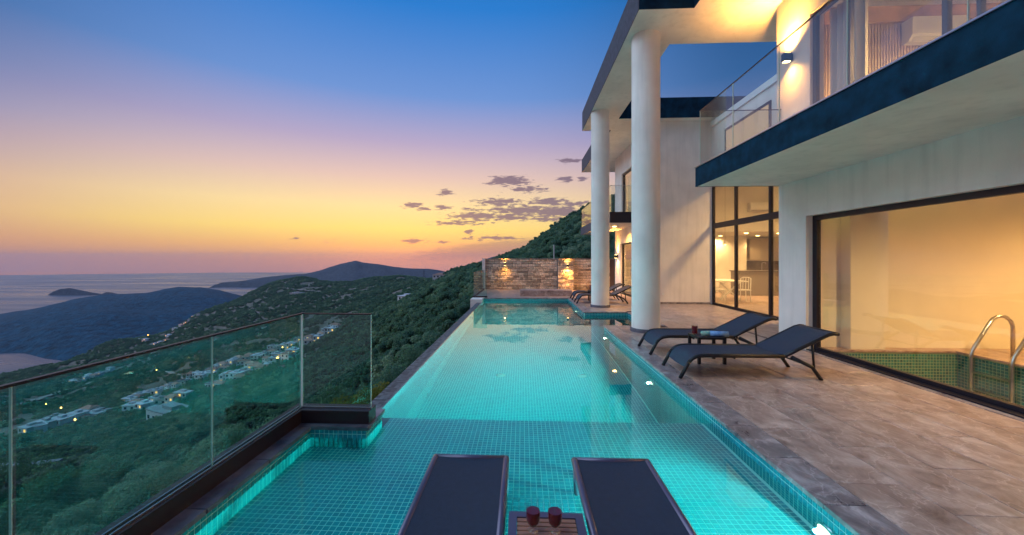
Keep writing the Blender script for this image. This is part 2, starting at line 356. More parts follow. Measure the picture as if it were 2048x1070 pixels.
full = np.array([np.interp(GP, PXK, tab[:, j]) for j in range(len(GD))]).T                                    # GP x GD
ker = np.exp(-np.linspace(-2, 2, 9) ** 2); ker /= ker.sum()
full = np.apply_along_axis(lambda r: np.convolve(np.pad(r, 4, mode='edge'), ker, 'valid'), 0, full)
def vnoise(x, y, seed):
    rs = np.random.RandomState(seed); g = rs.rand(64, 64)
    xi = np.floor(x).astype(int); yi = np.floor(y).astype(int); fx = x - xi; fy = y - yi
    fx = fx * fx * (3 - 2 * fx); fy = fy * fy * (3 - 2 * fy)
    a = g[xi % 64, yi % 64]; b = g[(xi + 1) % 64, yi % 64]; c = g[xi % 64, (yi + 1) % 64]; d = g[(xi + 1) % 64, (yi + 1) % 64]
    return (a * (1 - fx) + b * fx) * (1 - fy) + (c * (1 - fx) + d * fx) * fy - .5
DP, PX = np.meshgrid(GD, GP)
TZ = EYE - (full - 519) / 780 * DP
RX = (PX - 1009) / 780 * DP
TX = -SN * DP + CS * RX; TY = CS * DP + SN * RX
fade = np.clip((DP - 25) / 60, 0, 1)
TZ = TZ + fade * (vnoise(TX / 90, TY / 90, 1) * 14 * np.clip(DP / 500, .1, 1) + vnoise(TX / 35, TY / 35, 2) * 5 * np.clip(DP / 400, .15, 1) + vnoise(TX / 12, TY / 12, 3) * 1.6)
TZ = TZ - np.clip(2.2 - DP / 60, 1.0, 2.2)          # the table follows the canopy: the soil lies below it
under_villa = (TX > -2.6) & (TY < 23)
TZ = np.where(under_villa, np.minimum(TZ, -3.6), TZ)
TZ = np.maximum(TZ, SEA - 6)
nP, nD = TZ.shape
def terr(px, dp):
    i = (px - GP[0]) / (GP[1] - GP[0]); j = (math.log(dp) - math.log(GD[0])) / (math.log(GD[1]) - math.log(GD[0]))
    i0 = int(min(max(i, 0), nP - 2)); j0 = int(min(max(j, 0), nD - 2)); a = i - i0; b = j - j0
    return (TZ[i0, j0] * (1 - a) + TZ[i0 + 1, j0] * a) * (1 - b) + (TZ[i0, j0 + 1] * (1 - a) + TZ[i0 + 1, j0 + 1] * a) * b
def hit(px, py, d0=60):       # first terrain point under an image point beyond d0
    d = d0
    while d < 1900:
        if terr(px, d) >= zpix(py, d): return d
        d *= 1.004
    return None
idx = np.arange(nP * nD).reshape(nP, nD)
quads = np.stack([idx[:-1, :-1], idx[1:, :-1], idx[1:, 1:], idx[:-1, 1:]], -1).reshape(-1, 4)
me = bpy.data.meshes.new('hillside'); me.from_pydata(np.stack([TX, TY, TZ], -1).reshape(-1, 3).tolist(), [], quads.tolist())
me.polygons.foreach_set('use_smooth', [True] * len(me.polygons))
M['soil'] = mat('hillside_soil', (.07, .075, .05), .95, var=.5, vscale=.06, tint=(.17, .14, .11))
me.materials.append(M['soil']); hillside = bpy.data.objects.new('hillside', me); COL.objects.link(hillside)
tag(hillside, 'steep scrub covered hillside falling from the villa to the valley', kind='structure')

# sea
M['sea'] = mat('sea_water', (.03, .05, .09), .16, spec=.5)
t = M['sea'].node_tree; b = t.nodes['Principled BSDF']; g = t.nodes.new('ShaderNodeNewGeometry')
vm = t.nodes.new('ShaderNodeVectorMath'); vm.operation = 'MULTIPLY'; vm.inputs[1].default_value = (.0006, .004, 0); t.links.new(g.outputs['Position'], vm.inputs[0])
n = t.nodes.new('ShaderNodeTexNoise'); n.inputs['Scale'].default_value = 1; n.inputs['Detail'].default_value = 7; t.links.new(vm.outputs[0], n.inputs['Vector'])
rr = t.nodes.new('ShaderNodeMapRange'); rr.inputs[1].default_value = .35; rr.inputs[2].default_value = .65; rr.inputs[3].default_value = .22; rr.inputs[4].default_value = .42
t.links.new(n.outputs[0], rr.inputs[0]); t.links.new(rr.outputs[0], b.inputs['Roughness'])
vm2 = t.nodes.new('ShaderNodeVectorMath'); vm2.operation = 'MULTIPLY'; vm2.inputs[1].default_value = (.03, .09, 0); t.links.new(g.outputs['Position'], vm2.inputs[0])
n2 = t.nodes.new('ShaderNodeTexNoise'); n2.inputs['Scale'].default_value = 1; n2.inputs['Detail'].default_value = 4; t.links.new(vm2.outputs[0], n2.inputs['Vector'])
bp = t.nodes.new('ShaderNodeBump'); bp.inputs['Strength'].default_value = .6; bp.inputs['Distance'].default_value = 3.0
t.links.new(n2.outputs[0], bp.inputs['Height']); t.links.new(bp.outputs[0], b.inputs['Normal'])
ring = [pt(-2600, 300, SEA), pt(2400, 300, SEA)] 
sea = MB()
far_pts = [(-9000, 700), (-12000, 6000), (-7000, 8700), (0, 9200), (6000, 8700), (6000, 300)]
sea.add([(x, y, SEA) for x, y in far_pts], [tuple(range(len(far_pts)))[::-1]])
so = sea.build('sea', M['sea'], fixn=True); tag(so, 'calm mauve sea reaching to the hazy horizon', kind='structure')

# far hills and mountains, each a real ridge at its own distance
def ridge(name, label, sky, base_front, back, col, nz, seed, px_step=3, rows=26):
    ks = [s[0] for s in sky]; pys = [s[1] for s in sky]; dps = [s[2] for s in sky]
    px = np.arange(ks[0], ks[-1] + .1, px_step); py = np.interp(px, ks, pys); dr = np.interp(px, ks, dps)
    bf = np.interp(px, [a for a, _ in base_front], [b_ for _, b_ in base_front])
    fs = []
    f_ = (np.arange(rows + 1) / rows)[None, :]; zr = (EYE - (py - 519) / 780 * dr)[:, None]; q1 = np.clip(f_ / .7, 0, 1); q2 = np.clip((f_ - .7) / .3, 0, 1)
    d = np.where(f_ <= .7, bf[:, None] + (dr - bf)[:, None] * q1, dr[:, None] + back * q2)
    z = np.where(f_ <= .7, (SEA - 4) + (zr - SEA + 4) * q1 ** .85, zr + (SEA - 4 - zr) * q2 ** 1.3)
    r_ = (px[:, None] - 1009) / 780 * d; x = -SN * d + CS * r_; y = CS * d + SN * r_
    amp = np.where(f_ < .7, np.sin(math.pi * q1), 0)
    z = z + amp * nz * (vnoise(x / (nz * 6), y / (nz * 6), seed) + .5 * vnoise(x / (nz * 2), y / (nz * 2), seed + 1)) + nz * .05 * vnoise(x / (nz * .7), y / (nz * .7), seed + 2)
    vs = np.stack([x, y, np.maximum(z, SEA - 5)], -1).reshape(-1, 3).tolist()
    for i in range(len(px) - 1):
        for j in range(rows):
            a = i * (rows + 1) + j; fs.append((a, a + rows + 1, a + rows + 2, a + 1))
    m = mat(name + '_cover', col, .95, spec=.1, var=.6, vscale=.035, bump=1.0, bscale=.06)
    m.node_tree.nodes['Bump'].inputs['Distance'].default_value = 14
    o = MB().add(vs, fs).build(name, m, smooth=True); tag(o, label, kind='structure'); return o
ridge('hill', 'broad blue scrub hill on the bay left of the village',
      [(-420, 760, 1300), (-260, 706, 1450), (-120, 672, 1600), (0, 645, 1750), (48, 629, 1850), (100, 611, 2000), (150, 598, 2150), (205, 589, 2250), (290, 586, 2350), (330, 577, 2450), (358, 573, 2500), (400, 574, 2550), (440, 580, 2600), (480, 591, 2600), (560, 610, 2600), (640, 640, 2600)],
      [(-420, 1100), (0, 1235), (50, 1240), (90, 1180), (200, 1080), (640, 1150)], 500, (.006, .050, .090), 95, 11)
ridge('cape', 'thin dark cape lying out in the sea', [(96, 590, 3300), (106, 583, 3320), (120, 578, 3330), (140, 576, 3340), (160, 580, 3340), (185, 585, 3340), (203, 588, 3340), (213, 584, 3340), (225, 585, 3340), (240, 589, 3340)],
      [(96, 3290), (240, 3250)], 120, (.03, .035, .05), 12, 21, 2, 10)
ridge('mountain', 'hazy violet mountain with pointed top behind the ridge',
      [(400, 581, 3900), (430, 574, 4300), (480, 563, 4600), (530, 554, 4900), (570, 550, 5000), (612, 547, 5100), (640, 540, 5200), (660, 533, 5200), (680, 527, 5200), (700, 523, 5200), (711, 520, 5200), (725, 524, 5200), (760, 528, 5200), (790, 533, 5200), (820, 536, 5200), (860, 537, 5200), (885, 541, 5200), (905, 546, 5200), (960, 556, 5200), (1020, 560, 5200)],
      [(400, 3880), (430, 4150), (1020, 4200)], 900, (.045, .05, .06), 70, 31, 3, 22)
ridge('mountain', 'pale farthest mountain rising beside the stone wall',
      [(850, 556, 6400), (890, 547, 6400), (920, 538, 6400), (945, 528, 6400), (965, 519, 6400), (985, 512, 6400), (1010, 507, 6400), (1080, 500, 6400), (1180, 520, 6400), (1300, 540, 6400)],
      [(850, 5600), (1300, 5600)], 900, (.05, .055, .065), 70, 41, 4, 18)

# air
hz = MB().box(-14500, 9500, -300, 10500, SEA - 12, 150).build('haze', None); tag(hz, 'blue evening haze filling the air over valley and sea', kind='stuff')
hm = bpy.data.materials.new('haze_air'); hm.use_nodes = True; t = hm.node_tree; t.nodes.clear()
o_ = t.nodes.new('ShaderNodeOutputMaterial'); pv = t.nodes.new('ShaderNodeVolumePrincipled'); t.links.new(pv.outputs[0], o_.inputs['Volume'])
pv.inputs['Color'].default_value = (.60, .70, .96, 1); pv.inputs['Density'].default_value = 4.5e-5; pv.inputs['Anisotropy'].default_value = 0.1
hz.data.materials.append(hm)

# ================================================================== pool
XL, XR, XI = -2.05, 1.98, -1.62       # left wall of the ledge, right edge, inner face of the infinity wall
YF, YS, YN = 16.2, 4.37, 0.414          # far end, step from ledge to deep part, near end
WZ, LZ, DZ = -.12, -.36, -2.1         # water, ledge floor, deep floor
YC = 3.68                              # face of the corner plinth
pool = empty('swimming_pool'); tag(pool, 'long turquoise infinity pool with mosaic tiles along the terrace', 'swimming pool')
T = .046
pieces = []
def patch(mb, o, u, v, nu, nv, n, pick=None, flat=True):
    """tiles of one rectangular face: o corner, u and v unit vectors, n normal"""
    o, u, v, n = Vector(o), Vector(u), Vector(v), Vector(n)
    g = .0032; w = T - 2 * g
    I, J = np.meshgrid(np.arange(nu), np.arange(nv), indexing='ij'); I = I.ravel(); J = J.ravel()
    if pick:
        sel = np.array([bool(pick(i, j)) for i, j in zip(I, J)])
        for i, j in zip(I[sel], J[sel]): pieces.append((o + u * (float(i) * T + g) + v * (float(j) * T + g), u, v, n))
        I, J = I[~sel], J[~sel]
    U, V, N = (np.array(q) for q in (u, v, n))
    A = np.array(o) + np.outer(I * T + g, U) + np.outer(J * T + g, V) + N * .0025
    Q = np.stack([A, A + U * w, A + U * w + V * w, A + V * w], 1).reshape(-1, 3)
    mb.add(Q.tolist(), np.arange(len(Q)).reshape(-1, 4).tolist())
basin = MB()
def rect(mb, a, b, c, d): mb.add([a, b, c, d], [(0, 1, 2, 3)])
tiles = MB()
X, Y, Z = Vector((1, 0, 0)), Vector((0, 1, 0)), Vector((0, 0, 1))
def face(o, u, v, lu, lv, n, pick=None):
    o = Vector(o); u = Vector(u); v = Vector(v)
    rect(basin, o, o + u * lu, o + u * lu + v * lv, o + v * lv)
    patch(tiles, o, u, v, int(lu / T), int(lv / T), n, pick)
TOP = -.035
# ledge floor: wide part up to the plinth, then between infinity wall and right wall
n0 = int((2.45 - YN) / T)
face((XL, YN, LZ), X, Y, XR - XL, YC - YN, Z, lambda i, j: 42 <= i < 53 and n0 + 4 <= j < n0 + 12)
face((-1.498, YC, LZ), X, Y, XR + 1.498, YS - YC + .002, Z)
# left wall, plinth face, plinth side
face((XL, YC, TOP), -Y, -Z, YC - YN, TOP - LZ, X, lambda i, j: i < 34 and j < 2)
face((XL, YC, TOP), X, -Z, .5525, TOP - LZ, -Y, lambda i, j: j < 6)
face((-1.5, YC, TOP), Y, -Z, .42, TOP - LZ, X)
face((XI, 4.10, WZ - .004), X, -Z, .12, .35, -Y)
# right wall on the ledge and in the deep part
face((XR, YN, TOP), Y, -Z, YS - YN, TOP - LZ, -X, lambda i, j: 43 <= i < 77 and j < 2)
face((XR, YS, TOP), Y, -Z, 9.58 - YS, TOP - DZ, -X)
# inlet behind the near column
face((XR, 9.58, TOP), X, -Z, 1.22, TOP - DZ, Y)
face((3.2, 9.58, TOP), Y, -Z, 2.45, TOP - DZ, -X)
face((3.2, 12.03, TOP), -X, -Z, 3.2 - 1.88, TOP - DZ, -Y)
face((1.88, 12.03, TOP), Y, -Z, YF - 12.03, TOP - DZ, -X)
face((1.88, YF, TOP), -X, -Z, 1.88 - XI, TOP - DZ, -Y)
# infinity wall and deep floor, step riser
face((XI, 4.10, WZ - .004), Y, -Z, YF - 4.10, WZ - DZ, X)
face((XI, YS, DZ), X, Y, XR - XI, YF - YS, Z)
face((XR, 9.58, DZ), X, Y, 1.22, 2.45, Z)
face((XI, YS, LZ), X, -Z, XR - XI, LZ - DZ, Y)
face((XL, YN, TOP), X, -Z, XR - XL, TOP - LZ, Y)
bo = basin.build('basin', M['grout'], pool)
tf = tiles.build('mosaic', M['tile'], pool); tag(tf, 'blue green glass mosaic lining the pool', kind='stuff')
w = T - .0064
def tile_mesh(u, v, n):
    mb = MB(); c = .0012; k = .004
    b4 = [Vector((0, 0, 0)), u * w, u * w + v * w, v * w]; t4 = [u * c + v * c, u * (w - c) + v * c, u * (w - c) + v * (w - c), u * c + v * (w - c)]
    mb.add([p for p in b4] + [p + n * k for p in t4], [(4, 5, 6, 7), (0, 1, 5, 4), (1, 2, 6, 5), (2, 3, 7, 6), (3, 0, 4, 7)])
    me = bpy.data.meshes.new('tile'); me.from_pydata([tuple(p) for p in mb.v], [], mb.f); me.materials.append(M['tile_piece']); return me
tcache = {}
for a, u, v, n in pieces[:300]:
    key = (tuple(u), tuple(v), tuple(n))
    if key not in tcache: tcache[key] = tile_mesh(u, v, n)
    o = bpy.data.objects.new('tile', tcache[key]); COL.objects.link(o); o.location = a; o.parent = pool
# infinity wall crest: wet dark mosaic
M['crest'] = mat('wet_crest_tile', (.10, .11, .12), .6, spec=.3, islvar=.6)
cr = MB(); cr.box(-1.84, XI, 4.12, 15.6, -1.5, WZ - .012); cro = cr.build('infinity_wall', mat('crest_grout', (.06, .07, .075), .5), pool)
cm_ = MB()
for i in range(4):
    for j in range(int(11.4 / .052)):
        x0 = -1.838 + i * .054; y0 = 4.13 + j * .052
        cm_.add([(x0, y0, WZ - .009), (x0 + .050, y0, WZ - .009), (x0 + .050, y0 + .048, WZ - .009), (x0, y0 + .048, WZ - .009)], [(0, 1, 2, 3)])
co = cm_.build('crest_mosaic', M['crest'], cro); tag(co, 'wet dark mosaic on the overflow edge', kind='stuff')
# corner plinth with marble top, left coping
box('plinth', -2.42, -1.503, YC + .003, 4.10, -2.5, TOP - .004, M['plaster'], pool)
box('coping_stone', -2.42, -1.47, YC - .03, 4.12, TOP, 0, M['marble'], pool, bevel=.004)
y = 3.646
while y > .3:
    L = .62; box('coping_stone', -2.42, XL + .03, y - L + .004, y, TOP, 0, M['marble'], pool, bevel=.004); y -= L
box('outer_wall', -2.40, XL - .003, YN - .3, YC, -2.5, TOP - .004, M['plaster'], pool)
# far left block
box('end_block', -2.10, XI - .003, 15.6, 16.5, -1.6, -.002, M['plaster'], pool)
# right coping: grey marble strip
def coping(x0, x1, y0, y1, along='y', L=.61):
    p = y0 if along == 'y' else x0; e = y1 if along == 'y' else x1
    while p < e - .02:
        q = min(p + L, e)
        if along == 'y': box('coping_stone', x0, x1, p + .002, q - .002, TOP, 0, M['coping'], pool, bevel=.003)
        else: box('coping_stone', p + .002, q - .002, y0, y1, TOP, 0, M['coping'], pool, bevel=.003)
        p = q
coping(XR - .015, XR + .27, .2, 9.595)
coping(XR + .275, 3.2, 9.33, 9.595, 'x')
coping(3.185, 3.45, 9.6, 12.02)
coping(1.865, 3.2, 12.015, 12.28, 'x')
coping(1.865, 2.13, 12.285, 16.2)
coping(XI, 1.865, 16.185, 16.45, 'x')
# floor fittings and lamps
for x, yy in ((-.42, 7.6), (1.15, 7.6)):
    MB().lathe([(0, .02), (.07, .018), (.09, 0)], 20).build('floor_inlet', M['white'], pool, smooth=True).location = (x, yy, DZ + .003)
POOL_L = [(.9, -.24, 1100), (2.63, -.24, 950), (6.04, -.72, 1150), (9.2, -.75, 950), ]  # the first, out of view, is added to brighten the ledge
for yy, z, e in POOL_L:
    pl = MB().lathe([(.0, .03), (.04, .029), (.06, .018), (.065, 0)], 24).build('pool_lamp', M['poollens'], pool, smooth=True)
    pl.location = (XR - .002, yy, z); pl.rotation_euler = (0, R(-90), 0)
    MB().lathe([(.066, 0), (.068, .020), (.085, .014), (.088, 0)], 24).build('rim', M['steel'], pl, smooth=True)
    lamp('pool_light', 'SPOT', (0, 0, .06), e, (.26, 1, .85), pl, .022, rot=(0, R(180), 0), spot=168, blend=.7)
for x, yy, e in ((1.86, 13.6, 500), (XI + .05, 11.5, 0)):
    if e:
        pl = MB().lathe([(.0, .035), (.06, .034), (.085, .02), (.09, 0)], 24).build('pool_lamp', M['poollens'], pool, smooth=True)
        pl.location = (x, yy, -.7); pl.rotation_euler = (0, R(-90), 0)
        lamp('pool_light', 'SPOT', (0, 0, .06), e, (.26, 1, .85), pl, .022, rot=(0, R(180), 0), spot=165, blend=.9)
# water body
wm = bpy.data.materials.new('pool_water'); wm.use_nodes = True; t = wm.node_tree; t.nodes.clear()
o_ = t.nodes.new('ShaderNodeOutputMaterial'); gb = t.nodes.new('ShaderNodeBsdfGlass'); gb.inputs['IOR'].default_value = 1.42; gb.inputs['Roughness'].default_value = 0
gg = t.nodes.new('ShaderNodeNewGeometry')
n1 = t.nodes.new('ShaderNodeTexNoise'); n1.inputs['Scale'].default_value = 1.1; n1.inputs['Detail'].default_value = 3; t.links.new(gg.outputs['Position'], n1.inputs['Vector'])
bp = t.nodes.new('ShaderNodeBump'); bp.inputs['Strength'].default_value = .18; bp.inputs['Distance'].default_value = .012
t.links.new(n1.outputs[0], bp.inputs['Height']); t.links.new(bp.outputs[0], gb.inputs['Normal'])
ab = t.nodes.new('ShaderNodeVolumeAbsorption'); ab.inputs['Color'].default_value = (.05, .95, .92, 1); ab.inputs['Density'].default_value = .32
t.links.new(gb.outputs[0], o_.inputs['Surface']); t.links.new(ab.outputs[0], o_.inputs['Volume'])
wpoly = [(XL, YN), (XR, YN), (XR, 9.58), (3.2, 9.58), (3.2, 12.03), (1.88, 12.03), (1.88, YF), (XI - .02, YF), (XI - .02, 4.10), (-1.5, 4.10), (-1.5, YC), (XL, YC)]
e_ = .006
ctr = (0.2, 6)
def grow(p):   # tuck the body a few mm into the lining
    x, y_ = p
    return (x + (e_ if x > 0.5 else -e_), y_)
wb = MB(); nW = len(wpoly); tp = [grow(p) for p in wpoly]
wb.add([(x, y_, WZ) for x, y_ in tp] + [(x, y_, DZ - .05) for x, y_ in tp],
       [tuple(range(nW)), tuple(range(2 * nW - 1, nW - 1, -1))] + [(i, i + nW, (i + 1) % nW + nW, (i + 1) % nW) for i in range(nW)])
wo_ = wb.build('pool_water', wm, fixn=True); tag(wo_, 'still turquoise pool water mirroring the evening sky', kind='structure')

# ================================================================== terrace floor
deck = empty('terrace_floor'); tag(deck, 'brown travertine terrace floor beside the pool', kind='structure')
bed = MB()
for r in ((XR + .262, 5.02, -1, 9.33), (5.02, 6.75, 7.9, 9.33), (3.44, 6.75, 9.33, 12.02), (2.12, 6.75, 12.275, 14.3), (3.44, 6.75, 12.02, 12.275), (2.12, 4.65, 14.3, 21.0), (-2.1, 2.12, 16.44, 21.0)):
    bed.box(r[0], r[1], r[2], r[3], -.6, -.012)
bed.box(XR + .012, XR + .262, -1, 9.33, -1.6, TOP - .003).box(XR + .012, 3.19, 9.33, 9.57, -1.6, TOP - .003)
bed.box(3.21, 3.44, 9.33, 12.02, -2, TOP - .003).box(1.90, 3.44, 12.035, 12.275, -2, TOP - .003).box(1.90, 2.12, 12.275, 16.44, -2, TOP - .003).box(XI, 1.90, 16.21, 16.44, -2, TOP - .003)
bed.build('screed', M['bed'], deck)
def paver_mesh(w_, l_):
    mb = MB().box(0, w_, 0, l_, -.010, 0); me_ = bpy.data.meshes.new('paver'); me_.from_pydata(mb.v, [], mb.f)
    bm = bmesh.new(); bm.from_mesh(me_); bmesh.ops.bevel(bm, geom=[e for e in bm.edges if all(v.co.z > -.001 for v in e.verts)], offset=.0025, segments=1, affect='EDGES'); bm.to_mesh(me_); bm.free()
    me_.materials.append(M['paver']); return me_
pcache = {}
def pave(x0, x1, y0, y1, cw=.45, cl_=.9):
    x = x0; k = 0
    while x < x1 - .03:
        xe = min(x + cw, x1)
        if x1 - xe < .1: xe = x1
        y_ = y0 - (cl_ * (.37 * k % 1)); k += 1
        while y_ < y1 - .02:
            a = max(y_, y0); b_ = min(y_ + cl_, y1)
            if b_ - a > .04:
                key = (round(xe - x - .004, 3), round(b_ - a - .004, 3))
                if key not in pcache: pcache[key] = paver_mesh(*key)
                o = bpy.data.objects.new('paver', pcache[key]); COL.objects.link(o); o.location = (x + .002, a + .002, random.uniform(-.0008, .0008)); o.parent = deck
            y_ += cl_
        x = xe
pave(XR + .275, 4.93, .2, 9.33)
pave(5.02, 6.7, 7.95, 9.33); pave(3.455, 6.7, 9.335, 14.28); pave(2.135, 3.45, 12.285, 14.28)
pave(2.135, 4.6, 14.285, 20.95); pave(-2.05, 2.13, 16.455, 20.95)
# grey sill strip under the big window
box('sill_strip', 4.935, 5.018, .2, 7.9, -.010, .004, M['coping'], deck)

# ================================================================== villa
villa = empty('villa', (0, 0, 0)); tag(villa, 'white two storey villa with navy roof edges and tall round columns', 'house')
SOF, RT = 6.585, 7.27
WX = 5.015
def wallbox(*a, m='plaster', name='wall', parent=None): return box(name, *a, M[m], parent or villa)
# --- columns
def column(x, y_, r):
    c = MB().lathe([(r, 0.08), (r, SOF)], 48, (x, y_, 0)).build('column', M['plaster'], villa, smooth=True)
    MB().lathe([(r + .03, 0), (r + .03, .07), (r - .01, .085)], 48, (x, y_, 0)).build('plinth', M['marble'], c, smooth=False); return c
column(2.76, 8.88, .305); column(2.63, 13.35, .30)
# --- roof: slab pieces butted end to end (soffit, navy fronts and grey side faces are separate skins)
def slab(x0, x1, y0, y1, z0=SOF, z1=RT, name='roof'): return box(name, x0, x1, y0, y1, z0, z1, M['plaster'], villa)
rf = slab(2.32, 3.40, 7.89, 15.2)
slab(3.40, 11, -4, 9.2); slab(3.40, 11, 13.96, 22.5)
def skin(x0, x1, y0, y1, z0, z1, m): return box('fascia', x0, x1, y0, y1, z0, z1, M[m], villa)
skin(2.308, 2.319, 7.878, 15.21, SOF - .012, RT + .02, 'fascia')
skin(2.32, 3.399, 7.876, 7.888, SOF - .006, RT + .02, 'navy')
skin(3.388, 3.399, -4, 7.875, SOF - .006, RT + .02, 'navy')
skin(3.402, 11, 13.946, 13.958, SOF - .010, RT + .02, 'navy')
skin(3.388, 3.399, 15.212, 22.51, SOF - .012, RT + .02, 'fascia')
skin(2.32, 3.387, 15.201, 15.211, SOF - .012, RT + .02, 'fascia')
# --- near house, ground floor wall with the big window
wallbox(WX, 5.30, 7.15, 7.88, 0, 3.04)
wallbox(WX, 5.30, -4, 7.15, 2.372, 3.04)
wallbox(WX, 5.30, -4, .6, 0, 2.372)
wallbox(5.30, 11, 7.62, 7.88, -.2, 6.58)                       # end wall, plain outside
bw = MB().box(5.13, 5.20, .6, 7.15, .0, .075).box(5.13, 5.20, .6, 7.15, 2.29, 2.372).box(5.13, 5.20, 7.05, 7.15, .075, 2.29).box(5.13, 5.20, .6, .68, .075, 2.29).build('window_frame', M['frame'], villa)
box('pane', 5.155, 5.167, .68, 7.05, .075, 2.29, M['wglass'], bw)
box('window_sill', WX + .003, 5.13, .6, 7.15, -.01, .02, M['frame'], bw)
# --- near balcony
box('balcony_slab', 3.424, WX, -4, 7.86, 3.04, 3.40, M['plaster'], villa)
skin(3.412, 3.4235, -4, 7.872, 3.032, 3.40, 'navy')
skin(3.424, WX, 7.861, 7.872, 3.035, 3.40, 'navy')
box('balcony_trim', 3.395, WX, -4, 7.89, 3.401, 3.418, M['steel'], villa)
box('balcony_floor', 3.44, WX, -4, 7.80, 3.419, 3.43, M['paver'], villa)
# --- upper floor wall with the wide opening
wallbox(WX, 5.25, 7.05, 7.94, 3.43, SOF)
wallbox(WX, 5.25, -4, 7.05, 5.88, SOF)
uf = MB().box(5.06, 5.12, 6.97, 7.05, 3.43, 5.88).box(5.06, 5.12, -1, 6.97, 5.80, 5.88).box(5.06, 5.12, 6.27, 6.33, 3.43, 5.80).box(5.06, 5.12, 4.89, 4.95, 3.43, 5.80).box(5.06, 5.12, 4.55, 4.59, 3.43, 5.80).box(5.06, 5.12, -1, 6.97, 3.43, 3.48).build('window_frame', M['frame'], villa); uf.data.materials[0] = mat('grey_aluminium', (.14, .13, .14), .4, metal=.5)
box('pane', 5.085, 5.095, 4.95, 6.27, 3.48, 5.80, M['wglass'], uf)
box('pane', 5.085, 5.095, -1, 4.89, 3.48, 5.80, M['wglass'], uf)
# upper room
wallbox(5.25, 11, -4, 7.60, 3.0, 3.42, m='plaster_in', name='floor')
wallbox(5.25, 11, -4, 7.60, SOF - .12, SOF - .004, m='plaster_in', name='ceiling')
wallbox(10.6, 10.8, -4, 7.60, 3.42, 6.46, m='plaster_in')
M['slat'] = mat('slat_panel', (.55, .42, .34), .6, var=.2, vscale=4)
sl = MB()
for i in range(66):
    x0 = 5.45 + i * .052; sl.box(x0, x0 + .030, 7.555, 7.615, 3.43, 5.98)
so_ = sl.build('slat_panelling', M['slat'], villa); tag(so_, kind='stuff')
box('panel_backing', 5.26, 10.6, 7.600, 7.619, 3.43, 5.98, mat('slat_backing', (.13, .09, .065), .8), villa)
box('wood_beam', 5.26, 10.6, 7.50, 7.615, 5.985, 6.27, mat('beam_wood', (.36, .22, .13), .55, var=.3, vscale=5), villa)
# --- courtyard front: facing wall and kitchen glazing
wallbox(4.66, 6.9, 14.30, 14.55, 0, SOF)
box('skirting', 4.66, 6.72, 14.286, 14.299, 0, .07, M['coping'], villa)
wallbox(6.75, 6.95, 9.0, 14.29, 4.25, 6.5)
wallbox(6.75, 6.95, 7.9, 10.2, 0, 4.25)
kf = MB()
for yy in (14.22, 12.74, 11.0): kf.box(6.78, 6.86, yy, yy + .085, .07, 4.18)
kf.box(6.78, 6.86, 10.2, 14.29, 0, .07).box(6.78, 6.86, 10.2, 14.29, 4.18, 4.25).box(6.775, 6.865, 10.2, 14.29, 2.70, 2.88)
kfo = kf.build('window_frame', M['frame'], villa)
for a, b_ in ((10.2, 11.0), (11.085, 12.74), (12.825, 14.22)):
    box('pane', 6.812, 6.822, a, b_, .07, 2.70, M['wglass'], kfo); box('pane', 6.812, 6.822, a, b_, 2.88, 4.18, M['wglass'], kfo)
box('cornice', 6.70, 6.749, 9.0, 14.29, 6.32, 6.50, M['white'], villa)
uw = MB().box(6.715, 6.749, 10.9, 13.3, 4.75, 4.83).box(6.715, 6.749, 10.9, 13.3, 5.85, 5.93).box(6.715, 6.749, 10.9, 10.98, 4.83, 5.85).box(6.715, 6.749, 13.22, 13.3, 4.83, 5.85).build('window_frame', M['frame'], villa)
box('pane', 6.725, 6.74, 10.98, 13.22, 4.83, 5.85, mat('lit_pane', (.5, .35, .2), .2, emit=(1, .62, .32), estr=.35), uw)
# kitchen and hall behind
wallbox(6.96, 13.5, 8.0, 21, -.25, -.02, m='paver', name='floor')
wallbox(6.96, 13.5, 16.5, 16.62, 2.85, 6.4, m='plaster_in')
wallbox(6.96, 13.5, 16.5, 20.5, 2.75, 2.85, m='plaster_in', name='ceiling')
wallbox(6.96, 13.5, 8.0, 16.5, 6.3, 6.4, m='plaster_in', name='ceiling')
wallbox(6.96, 13.5, 20.5, 20.7, -.02, 2.75, m='plaster_in')
wallbox(13.3, 13.5, 8.0, 20.5, -.02, 6.3, m='plaster_in')
wallbox(6.96, 13.3, 7.9, 8.0, -.02, 6.3, m='plaster_in')
wallbox(6.90, 7.02, 14.56, 20.5, -.02, 6.3, m='plaster_in')
# --- far wing facade at X=4.66
FX = 4.66
wallbox(FX, 4.90, 18.75, 19.9, 0, 3.04); wallbox(FX, 4.90, 14.56, 18.75, 2.35, 3.04)
wallbox(FX, 4.90, 18.6, 19.9, 3.45, SOF); wallbox(FX, 4.90, 14.56, 18.6, 5.60, SOF)
wallbox(4.90, 11, 19.7, 19.9, 0, SOF)
ff = MB()
for yy in (14.56, 16.95, 18.66): ff.box(4.72, 4.80, yy, yy + .09, .05, 2.30)
ff.box(4.72, 4.80, 14.56, 18.75, 0, .05).box(4.72, 4.80, 14.56, 18.75, 2.30, 2.35)
ffo = ff.build('window_frame', M['frame'], villa)
box('pane', 4.755, 4.765, 14.65, 16.95, .05, 2.30, M['wglass'], ffo); box('pane', 4.755, 4.765, 17.04, 18.66, .05, 2.30, M['wglass'], ffo)
fu = MB()
for yy in (14.56, 16.7, 18.5): fu.box(4.72, 4.80, yy, yy + .09, 3.50, 5.52)
fu.box(4.72, 4.80, 14.56, 18.6, 5.52, 5.60).box(4.72, 4.80, 14.56, 18.6, 3.45, 3.50)
fuo = fu.build('window_frame', M['frame'], villa)
box('pane', 4.755, 4.765, 14.65, 16.7, 3.50, 5.52, M['wglass'], fuo); box('pane', 4.755, 4.765, 16.79, 18.5, 3.50, 5.52, M['wglass'], fuo)
